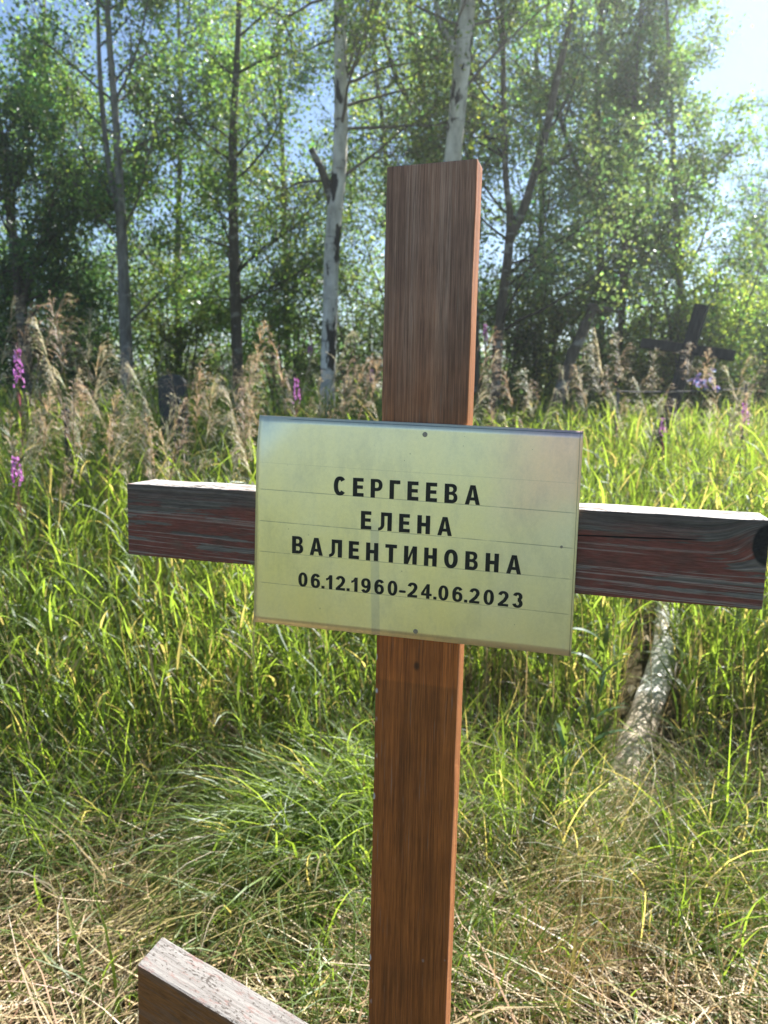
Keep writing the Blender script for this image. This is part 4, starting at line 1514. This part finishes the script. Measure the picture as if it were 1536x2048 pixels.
def near_grass():
    s = Soup()
    # the big arching tuft left of the post
    clump(s, -0.20, 2.05, 0.24, 800, R(205), 0.95, 0.56, 0.3, 1.55, 0.0085, grass_cols(800, 0.08, 0.4) * 1.05)
    clump(s, -0.05, 2.2, 0.22, 380, R(190), 1.1, 0.56, 0.2, 1.5, 0.0085, grass_cols(380, 0.08, 0.4) * 1.05)
    clump(s, -0.28, 1.85, 0.22, 320, R(215), 0.9, 0.5, 0.4, 1.7, 0.008, grass_cols(320, 0.1, 0.2))
    # dark low blades in the shade of the post
    clump(s, 0.02, 1.62, 0.28, 420, R(230), 1.2, 0.42, 0.5, 1.4, 0.006, grass_cols(420, 0.06, 0.1))
    clump(s, 0.18, 1.55, 0.2, 160, R(-20), 0.9, 0.45, 0.7, 1.2, 0.006, grass_cols(160, 0.06, 0.15))
    # left
    clump(s, -1.05, 2.25, 0.38, 700, R(-70), 1.6, 0.50, 0.35, 1.1, 0.0065, grass_cols(700, 0.12, 0.15))
    clump(s, -0.72, 2.05, 0.28, 350, R(170), 1.4, 0.40, 0.5, 1.3, 0.006, grass_cols(350, 0.12, 0.2))
    clump(s, -1.25, 1.8, 0.35, 260, R(20), 1.8, 0.35, 0.6, 1.2, 0.006, grass_cols(260, 0.2, 0.25))
    clump(s, -0.62, 1.6, 0.25, 120, R(20), 2.0, 0.3, 0.5, 1.2, 0.006, grass_cols(120, 0.2, 0.3))
    # right
    clump(s, 0.75, 2.2, 0.42, 700, R(200), 1.6, 0.50, 0.35, 1.1, 0.0065, grass_cols(700, 0.2, 0.25))
    clump(s, 0.35, 2.25, 0.3, 520, R(-60), 1.6, 0.5, 0.25, 0.9, 0.0065, grass_cols(520, 0.15, 0.3))
    clump(s, 1.15, 1.9, 0.4, 650, R(160), 1.5, 0.42, 0.45, 1.2, 0.0075, grass_cols(650, 0.1, 0.2))
    clump(s, 0.98, 1.55, 0.25, 300, R(120), 1.8, 0.26, 0.6, 1.1, 0.010, grass_cols(300, 0.05, 0.2))
    clump(s, 0.6, 1.9, 0.3, 300, R(30), 1.4, 0.5, 0.6, 0.9, 0.0055, grass_cols(300, 0.35, 0.3))
    clump(s, 0.40, 1.75, 0.35, 220, R(30), 2.0, 0.32, 0.5, 1.0, 0.0055, grass_cols(220, 0.3, 0.3))
    x, y = scatter(1100, 1.35, 2.5, 1.2, 0.5)
    k = ~((x / y > .325) & (x / y < .42) & (y > 2.05))
    x, y = x[k], y[k]
    n = len(x)
    strips(s, np.stack([x, y, ground_z(x, y)], -1), rng.uniform(0, 6.28, n), rng.uniform(0.1, 0.8, n), rng.uniform(0.3, 1.5, n), rng.uniform(0.15, 0.45, n), rng.uniform(0.005, 0.010, n), grass_cols(n, 0.1, 0.2), S=5, twist=rng.uniform(-1, 1, n), spin=rng.normal(0, .4, n))
    # the trodden sward nearer than the picture shows
    x, y = scatter(1500, -1.2, 1.5, 2.0, 0.3)
    n = len(x)
    b = np.stack([x, y, ground_z(x, y)], -1)
    strips(s, b, rng.uniform(0, 6.28, n), rng.uniform(0.2, 1.0, n), rng.uniform(0.3, 1.4, n), rng.uniform(0.08, 0.24, n), rng.uniform(0.004, 0.007, n), grass_cols(n, 0.3, 0.3), S=4)
    o = link('short_grass', s.mesh('short_grass', True), M_GRASS)
    tag(o, 'arching green tufts and short blades at the foot of the cross', None, None, 'stuff')


near_grass()


def straw():
    s = Soup()
    n = 17000
    x, y = scatter(n, 0.6, 2.5, 1.2, 0.5)
    z = ground_z(x, y) + 0.10 * rng.beta(1.2, 2.0, n)
    # tufts of flattened straw lie in shared directions
    az = 1.2 * np.sin(x * 2.7 + 1) + 1.5 * np.sin(y * 3.3 + x) + np.where(rng.uniform(0, 1, n) < .5, 0, np.pi) + rng.normal(0, 0.7, n)
    col = G_DRY[None] * np.exp(rng.normal(0, 0.3, (n, 1))) * (1 + rng.normal(0, 0.06, (n, 3)))
    strips(s, np.stack([x, y, z], -1), az, rng.normal(1.45, 0.22, n), rng.normal(0.1, 0.3, n), rng.uniform(0.10, 0.42, n), rng.uniform(0.0022, 0.006, n), np.clip(col, .02, .7), S=3, taper=0.4, twist=rng.uniform(-1, 1, n), spin=rng.normal(0, 0.3, n))
    # upright stubble, right of the post
    for cx, cy, r, m in ((0.36, 1.50, 0.14, 190), (0.50, 1.62, 0.16, 150), (-0.95, 1.75, 0.3, 130), (0.72, 1.55, 0.2, 90)):
        clump(s, cx, cy, r, m, R(80), 1.6, 0.24, 0.25, 0.35, 0.0045, np.clip(G_DRY[None] * np.exp(rng.normal(0, 0.25, (m, 1))), .02, .7), S=3)
    # long straws fanned over the green, right of the post
    clump(s, 0.42, 1.80, 0.16, 130, R(28), 0.5, 0.62, 1.05, 0.5, 0.0045, np.clip(G_DRY[None] * np.array([1, 1.05, .8]) * np.exp(rng.normal(0, 0.2, (130, 1))), .02, .7), S=4, lift=.12)
    clump(s, -0.55, 1.70, 0.22, 260, R(25), 0.5, 0.5, 1.2, 0.3, 0.0045, np.clip(G_DRY[None] * np.array([1, 1.08, .75]) * np.exp(rng.normal(0, 0.2, (260, 1))), .02, .7), S=4, lift=.10)
    # dead stalks standing inside the tall grass
    x, y = scatter(900, 2.3, 5.5)
    m = len(x)
    strips(s, np.stack([x, y, ground_z(x, y)], -1), rng.uniform(0, 6.28, m), np.abs(rng.normal(.12, .12, m)), rng.normal(.3, .3, m), rng.uniform(.3, .8, m), np.full(m, .004), np.clip(G_DRY[None] * np.exp(rng.normal(-.1, .3, (m, 1))), .02, .7), S=4, taper=.4)
    o = link('straw', s.mesh('straw', True), M_STRAW)
    tag(o, 'dry flattened straw on the ground round the cross', None, None, 'stuff')


straw()


# ------------------------------------------------------------------ plumed grasses, one by one
def plume_proto(k):
    """culm with leaves and a one-sided feathery head; returns the meshes and where the tip is"""
    H = 1.30
    lean, bend = rng.uniform(0.02, 0.10), rng.uniform(0.10, 0.40)
    s = Soup()
    q = np.linspace(0, 1, 13)
    th = lean + bend * q ** 2.2
    pts = np.concatenate([[[0, 0, 0]], np.cumsum(np.stack([np.sin(th[1:]), 0 * th[1:], np.cos(th[1:])], -1) * H / 12, 0)])
    tube_np(s, pts, np.linspace(0.0028, 0.0008, 13), 4, (0.20, 0.19, 0.06))
    stem = s.mesh('stem')
    leaves = []
    for j in range(3):
        ls = Soup()
        i = 2 + 2 * j
        strips(ls, pts[i:i + 1], np.array([rng.uniform(0, 6.28)]), np.array([0.3]), np.array([rng.uniform(.6, 1.6)]), np.array([rng.uniform(.25, .38)]), np.array([.009]), grass_cols(1, .1, .3), S=6, twist=rng.uniform(-1, 1, 1))
        leaves.append(ls.mesh('leaf'))
    h = Soup()
    tone = [np.array([.50, .41, .29]), np.array([.43, .32, .25]), np.array([.58, .52, .37]), np.array([.44, .35, .26])][k % 4]
    nb = 40
    t = np.sort(rng.uniform(0.79, 1.0, nb))
    b = np.stack([np.interp(t, q, pts[:, c]) for c in range(3)], -1)
    u = (t - .79) / .21
    Lb = (0.105 * np.sin(np.clip(u * .8 + .2, 0, 1) * np.pi) ** .7 + .014) * rng.uniform(.7, 1.15, nb)
    az = rng.normal(0, .62, nb)
    cols = vary(tone, nb, .15)
    P = strips(h, b, az, rng.uniform(.25, .6, nb), rng.uniform(1.0, 2.0, nb), Lb, np.full(nb, .0016), cols, S=4, taper=.3, round_base=False)
    # slim spikelets lie along every branchlet
    for f in (0.3, .5, .65, .8, .92, 1.0):
        i = min(int(f * 4), 3)
        g = f * 4 - i
        bb = P[:, i] * (1 - g) + P[:, i + 1] * g
        dv = P[:, i + 1] - P[:, i]
        dv /= np.linalg.norm(dv, axis=1)[:, None]
        m = len(bb)
        tha = np.arccos(np.clip(dv[:, 2], -1, 1))
        aza = np.arctan2(dv[:, 1], dv[:, 0])
        for r in range(2):
            strips(h, bb, aza + rng.normal(0, .4, m), tha + rng.normal(0, .3, m), rng.normal(.2, .2, m), rng.uniform(.010, .018, m), rng.uniform(.0016, .003, m), vary(tone, m, .22), S=2, taper=.5)
    return dict(stem=stem, leaves=leaves, head=h.mesh('plume'), tip=pts[-1])


PROTO = [plume_proto(k) for k in range(8)]
# (u, v of the tip, distance)
TIPS = [(100, 590, 3.6), (128, 592, 3.7), (72, 640, 3.4), (118, 668, 3.9), (205, 672, 3.5), (160, 690, 4.2), (40, 690, 4.0), (82, 720, 4.4),
        (150, 850, 3.2), (178, 852, 3.3), (345, 790, 3.4), (370, 800, 3.6), (240, 775, 3.8), (285, 778, 4.1), (400, 735, 3.6), (452, 700, 4.3),
        (530, 648, 3.9), (545, 672, 4.2), (512, 792, 3.5), (700, 668, 4.0), (712, 735, 3.7), (690, 755, 3.9), (640, 745, 4.4), (575, 755, 4.3),
        (380, 705, 4.7), (300, 905, 3.0), (400, 915, 3.1), (330, 690, 4.6), (480, 810, 3.3), (55, 790, 3.6), (12, 830, 3.2), (210, 740, 4.0),
        (985, 662, 4.3), (992, 705, 4.0), (1005, 728, 4.4), (968, 755, 3.8), (1190, 660, 4.6), (1183, 690, 4.4), (1232, 668, 4.8), (1255, 690, 4.6),
        (1300, 740, 4.4), (1270, 760, 4.2), (1340, 770, 4.5), (1215, 735, 4.7), (1160, 735, 4.3), (1420, 800, 4.3), (1500, 700, 4.6), (1520, 735, 4.4),
        (1480, 790, 4.2), (1108, 780, 4.4), (1060, 760, 4.7), (1380, 690, 4.9), (1450, 735, 4.9), (1420, 700, 5.2), (1310, 700, 5.2),
        (25, 650, 4.6), (180, 620, 4.9), (260, 700, 5.0), (620, 715, 4.9), (735, 720, 4.7), (745, 790, 4.0),
        (30, 600, 4.0), (60, 615, 3.9), (140, 640, 4.1), (110, 740, 3.3), (165, 770, 3.4), (95, 800, 3.0), (60, 860, 3.0), (220, 840, 3.2), (270, 840, 3.3), (315, 850, 3.1), (360, 870, 3.0), (430, 830, 3.2), (470, 880, 3.1), (250, 930, 2.9), (130, 920, 2.8), (410, 790, 3.9), (340, 740, 4.0), (505, 730, 4.0), (620, 800, 3.8), (665, 810, 4.0), (725, 800, 3.9),
        (452, 1365, 2.65), (905, 1010, 3.4), (430, 1450, 2.45), (1225, 790, 4.0), (1040, 830, 4.0), (1290, 850, 3.8)]
PLACES = ['at the far left edge', 'left of the grey birch trunk', 'in front of the grey birch', 'between the grey and the dark birch trunks',
          'left of the white birch', 'beside the white birch foot', 'behind the brown post', 'right of the brown post', 'below the dead leaning trunk',
          'in front of the dark leaning cross', 'at the right edge']


def place_of(u):
    for lim, p in zip((60, 190, 290, 470, 610, 745, 950, 1090, 1260, 1460), PLACES):
        if u < lim:
            return p
    return PLACES[-1]


def plumes():
    made = {}
    more = []
    for _ in range(30):
        more.append((rng.uniform(-60, 520), rng.uniform(690, 900), rng.uniform(2.8, 3.9)))
    for _ in range(55):     # thinner scatter that the list above does not name
        Yd = rng.uniform(3.6, 6.2)
        uu = rng.uniform(-80, 1610)
        more.append((uu, rng.uniform(690, 800) + (40 if uu > 950 else 0), Yd))
    for u, v, Y in TIPS + more:
        k = int(rng.integers(0, 8))
        p = PROTO[k]
        tip = at(u, v, Y)
        rot = rng.normal(0.3, 0.9)
        if rng.uniform() < .35:
            rot += math.pi
        tl = p['tip']
        bx, by = tip.x, tip.y
        for _ in range(3):
            sc = (tip.z - float(ground_z(bx, by))) / tl[2]
            bx = tip.x - sc * (tl[0] * math.cos(rot) - tl[1] * math.sin(rot))
            by = tip.y - sc * (tl[0] * math.sin(rot) + tl[1] * math.cos(rot))
        loc = (bx, by, float(ground_z(bx, by)))
        if k not in made:
            t = empty('plumed_grass', loc)
            t['category'] = 'grass'
            link('stem', p['stem'], M_PLUME, t)
            for lf in p['leaves']:
                link('leaf', lf, M_GRASS, t)
            link('plume', p['head'], M_PLUME, t)['kind'] = 'stuff'
            made[k] = t
        else:
            t = copy_tree(made[k])
            t.location = loc
        t.rotation_euler = (0, 0, rot)
        t.scale = (sc, sc, sc)
        dist = 'near' if Y < 3.5 else ('mid-distance' if Y < 4.5 else 'distant')
        pl = place_of(u)
        tag(t, f'{dist} feathery brown grass plume on a thin stem {pl}', group=f'{dist} plumed grasses {pl}')


plumes()


def fallen_plumes():
    """a few culms beaten down over the low grass left of the post"""
    for u, v, Y, dx, dy, k, label in ((418, 1442, 2.35, .42, .30, 1, 'purple-brown plume bowed low over the dark grass left of the post'),
                                      (310, 1640, 2.05, .50, .22, 5, 'pale brown plume lying on green blades above the slanted bar'),
                                      (236, 1700, 2.10, -.30, .42, 3, 'small brown plume sunk in the grass at the left'),
                                      (532, 1868, 1.75, .10, .36, 2, 'straw-coloured plume hanging down just right of the slanted bar end'),
                                      (905, 1405, 2.60, -.30, .36, 5, 'brown plume leaning over low grass just right of the post')):
        p = PROTO[k]
        tip = at(u, v, Y)
        b = Vector((tip.x + dx, tip.y + dy, float(ground_z(tip.x + dx, tip.y + dy))))
        d = tip - b
        tl = Vector(p['tip'])
        t = empty('fallen_plumed_grass', b)
        t.rotation_mode = 'QUATERNION'
        t.rotation_quaternion = tl.rotation_difference(d)
        sc = d.length / tl.length
        t.scale = (sc, sc, sc)
        tag(t, label, 'grass')
        link('stem', p['stem'], M_PLUME, t)
        o = link('plume', p['head'], M_PLUME, t)
        o['kind'] = 'stuff'


fallen_plumes()


# ------------------------------------------------------------------ fireweed
def fireweed_proto():
    H = 1.0
    s = Soup()
    z = np.linspace(0, H, 9)
    P = np.stack([.02 * np.sin(z * 4), .015 * np.cos(z * 3), z], -1)
    tube_np(s, P, np.linspace(.004, .0015, 9), 5, (.16, .09, .05))
    stem = s.mesh('stem')
    l = Soup()
    n = 34
    t = np.sort(rng.uniform(.15, .80, n))
    b = np.stack([np.interp(t, z / H, P[:, c]) for c in range(3)], -1)
    strips(l, b, rng.uniform(0, 6.28, n), rng.uniform(.6, 1.2, n), rng.uniform(.2, .9, n), rng.uniform(.06, .11, n), rng.uniform(.010, .016, n), vary(G_BLUE, n, .2), S=4)
    f = Soup()
    n = 48
    t = np.sort(rng.uniform(.895, .985, n))
    b = np.stack([np.interp(t, z / H, P[:, c]) for c in range(3)], -1)
    az = rng.uniform(0, 6.28, n)
    out = .026 * (1.15 - (t - .90) / .14)
    b2 = b + np.stack([np.cos(az) * out, np.sin(az) * out, 0 * az - .002], -1)
    strips(f, b, az, np.full(n, 1.45), np.full(n, .1), out, np.full(n, .002), vary((.25, .05, .16), n, .1), S=1, taper=.2)
    for k in range(4):
        a2 = az + (k - 1.5) * 1.2
        strips(f, b2, a2, rng.uniform(.3, 1.5, n), rng.uniform(.1, .5, n), rng.uniform(.011, .017, n), rng.uniform(.010, .014, n), vary((.56, .22, .54), n, .18), S=2, taper=.35)
    d = Soup()
    n = 26     # buds at the tip and reddish pods below
    t = np.concatenate([rng.uniform(.97, 1.0, 12), rng.uniform(.74, .85, 14)])
    b = np.stack([np.interp(t, z / H, P[:, c]) for c in range(3)], -1)
    strips(d, b, rng.uniform(0, 6.28, n), rng.uniform(.4, 1.1, n), rng.uniform(0, .4, n), np.where(t > .9, .016, .05), np.full(n, .003), vary((.26, .08, .12), n, .2), S=2, taper=.4)
    return [('stem', stem, M_TWIG, None), ('leaves', l.mesh('leaves'), M_GRASS, 'stuff'), ('blossoms', f.mesh('blossoms'), M_PETAL, 'stuff'), ('pods', d.mesh('pods'), M_PETAL, 'stuff')]


FIRE = [(13, 690, 2.85, 'bright magenta fireweed spike at the left edge among brown plumes'),
        (22, 908, 2.6, 'low magenta fireweed at the left edge above green grass'),
        (582, 752, 3.9, 'small pink fireweed between dark birch trunk and the gold plate'),
        (604, 672, 6.2, 'dim violet fireweed in shade left of the white birch'),
        (976, 645, 5.8, 'dim violet fireweed right beside the upper brown post'),
        (738, 735, 5.6, 'dim violet fireweed just left of the brown post'),
        (1331, 832, 4.4, 'small pink fireweed in bright grass right of the gold plate'),
        (1527, 800, 4.0, 'pink fireweed at the right edge above the crossbar')]


def fireweeds():
    proto = None
    for u, v, Y, label in FIRE:
        tip = at(u, v, Y)
        z0 = float(ground_z(tip.x, tip.y))
        if proto is None:
            t = empty('fireweed', (tip.x, tip.y, z0))
            t['category'] = 'flower'
            for nm, me, mat, kd in fireweed_proto():
                o = link(nm, me, mat, t)
                if kd:
                    o['kind'] = kd
            proto = t
        else:
            t = copy_tree(proto)
            t.location = (tip.x, tip.y, z0)
        sc = tip.z - z0
        w = min(sc, .62)          # slender plants
        t.scale = (w, w, sc)
        t.rotation_euler = (rng.normal(0, .04), rng.normal(0, .04), rng.uniform(0, 6.28))
        tag(t, label, group='fireweeds in the meadow')


fireweeds()


# leafy stems without flowers among the near grass
def leafy_stems():
    s_ = Soup()
    z = np.linspace(0, 1, 8)
    P = np.stack([.05 * z ** 2, .02 * np.sin(z * 3), z], -1)
    tube_np(s_, P, np.linspace(.007, .003, 8), 5, (.10, .12, .05))
    stem = s_.mesh('stem')
    leaves = []
    for k in range(3):
        l = Soup()
        strips(l, np.zeros((1, 3)), np.zeros(1), np.array([.75 + .2 * k]), np.array([.5 + .3 * k]), np.array([.24]), np.array([.046]), vary(G_BLUE * .75, 1, .1), S=6, taper=.55, twist=np.array([.3 - .3 * k]))
        leaves.append(l.mesh('leaf', True))
    proto = None
    for u, v, Y, n, label in ((1212, 1292, 2.35, 18, 'dark broad-leaved green stem standing just left of the birch log'),
                              (1138, 1468, 2.05, 14, 'lower dark leafy stem between the post and the birch log'),
                              (1488, 1765, 1.80, 14, 'short broad-leaved plant at the right edge low in the grass'),
                              (1440, 1835, 1.66, 12, 'smallest broad-leaved plant near the lower right corner')):
        tip = at(u, v, Y)
        z0 = float(ground_z(tip.x, tip.y))
        H = tip.z - z0
        t = empty('leafy_weed', (tip.x - .05 * H, tip.y, z0))
        tag(t, label, 'plant')
        t.scale = (H, H, H)
        t.rotation_euler = (0, 0, rng.uniform(-.6, .6))
        link('stem', stem, M_GRASS, t)
        for j in range(n):
            q = .18 + .82 * j / (n - 1)
            o = link('leaf', leaves[j % 3], M_GRASS, t, tuple(np.interp(q, z, P[:, c]) for c in range(3)))
            o.rotation_euler = (0, -.5 * q, j * 2.4 + rng.normal(0, .3))
            g = (1.25 - .55 * abs(q - .5)) * rng.uniform(.75, 1.1) * min(1.0, .45 / H + .35)
            o.scale = (g, g, g)


leafy_stems()


# ------------------------------------------------------------------ lens veiling glare imitated by added haze
def glare_haze():
    m = bpy.data.materials.new('glare_haze_air')
    m.use_nodes = True
    t = m.node_tree
    t.nodes.clear()
    o = t.nodes.new('ShaderNodeOutputMaterial')
    v = t.nodes.new('ShaderNodeVolumePrincipled')
    v.inputs['Color'].default_value = (0.90, 0.96, 1.0, 1)
    v.inputs['Density'].default_value = GLARE_DENSITY
    v.inputs['Anisotropy'].default_value = 0.72
    t.links.new(v.outputs[0], o.inputs['Volume'])
    x, y, z0, z1 = 255, 255, -1.2, 13.5
    V = np.array([(sx * x, sy * y, zz) for zz in (z0, z1) for sy in (-1, 1) for sx in (-1, 1)], float)
    F = np.array([(0, 2, 3, 1), (4, 5, 7, 6), (0, 1, 5, 4), (2, 6, 7, 3), (0, 4, 6, 2), (1, 3, 7, 5)])
    b = link('glare_haze', mesh_np('glare_haze', V, F), m)
    tag(b, kind='stuff')


GLARE_DENSITY = 0.0036
if GLARE_DENSITY > 0:
    glare_haze()
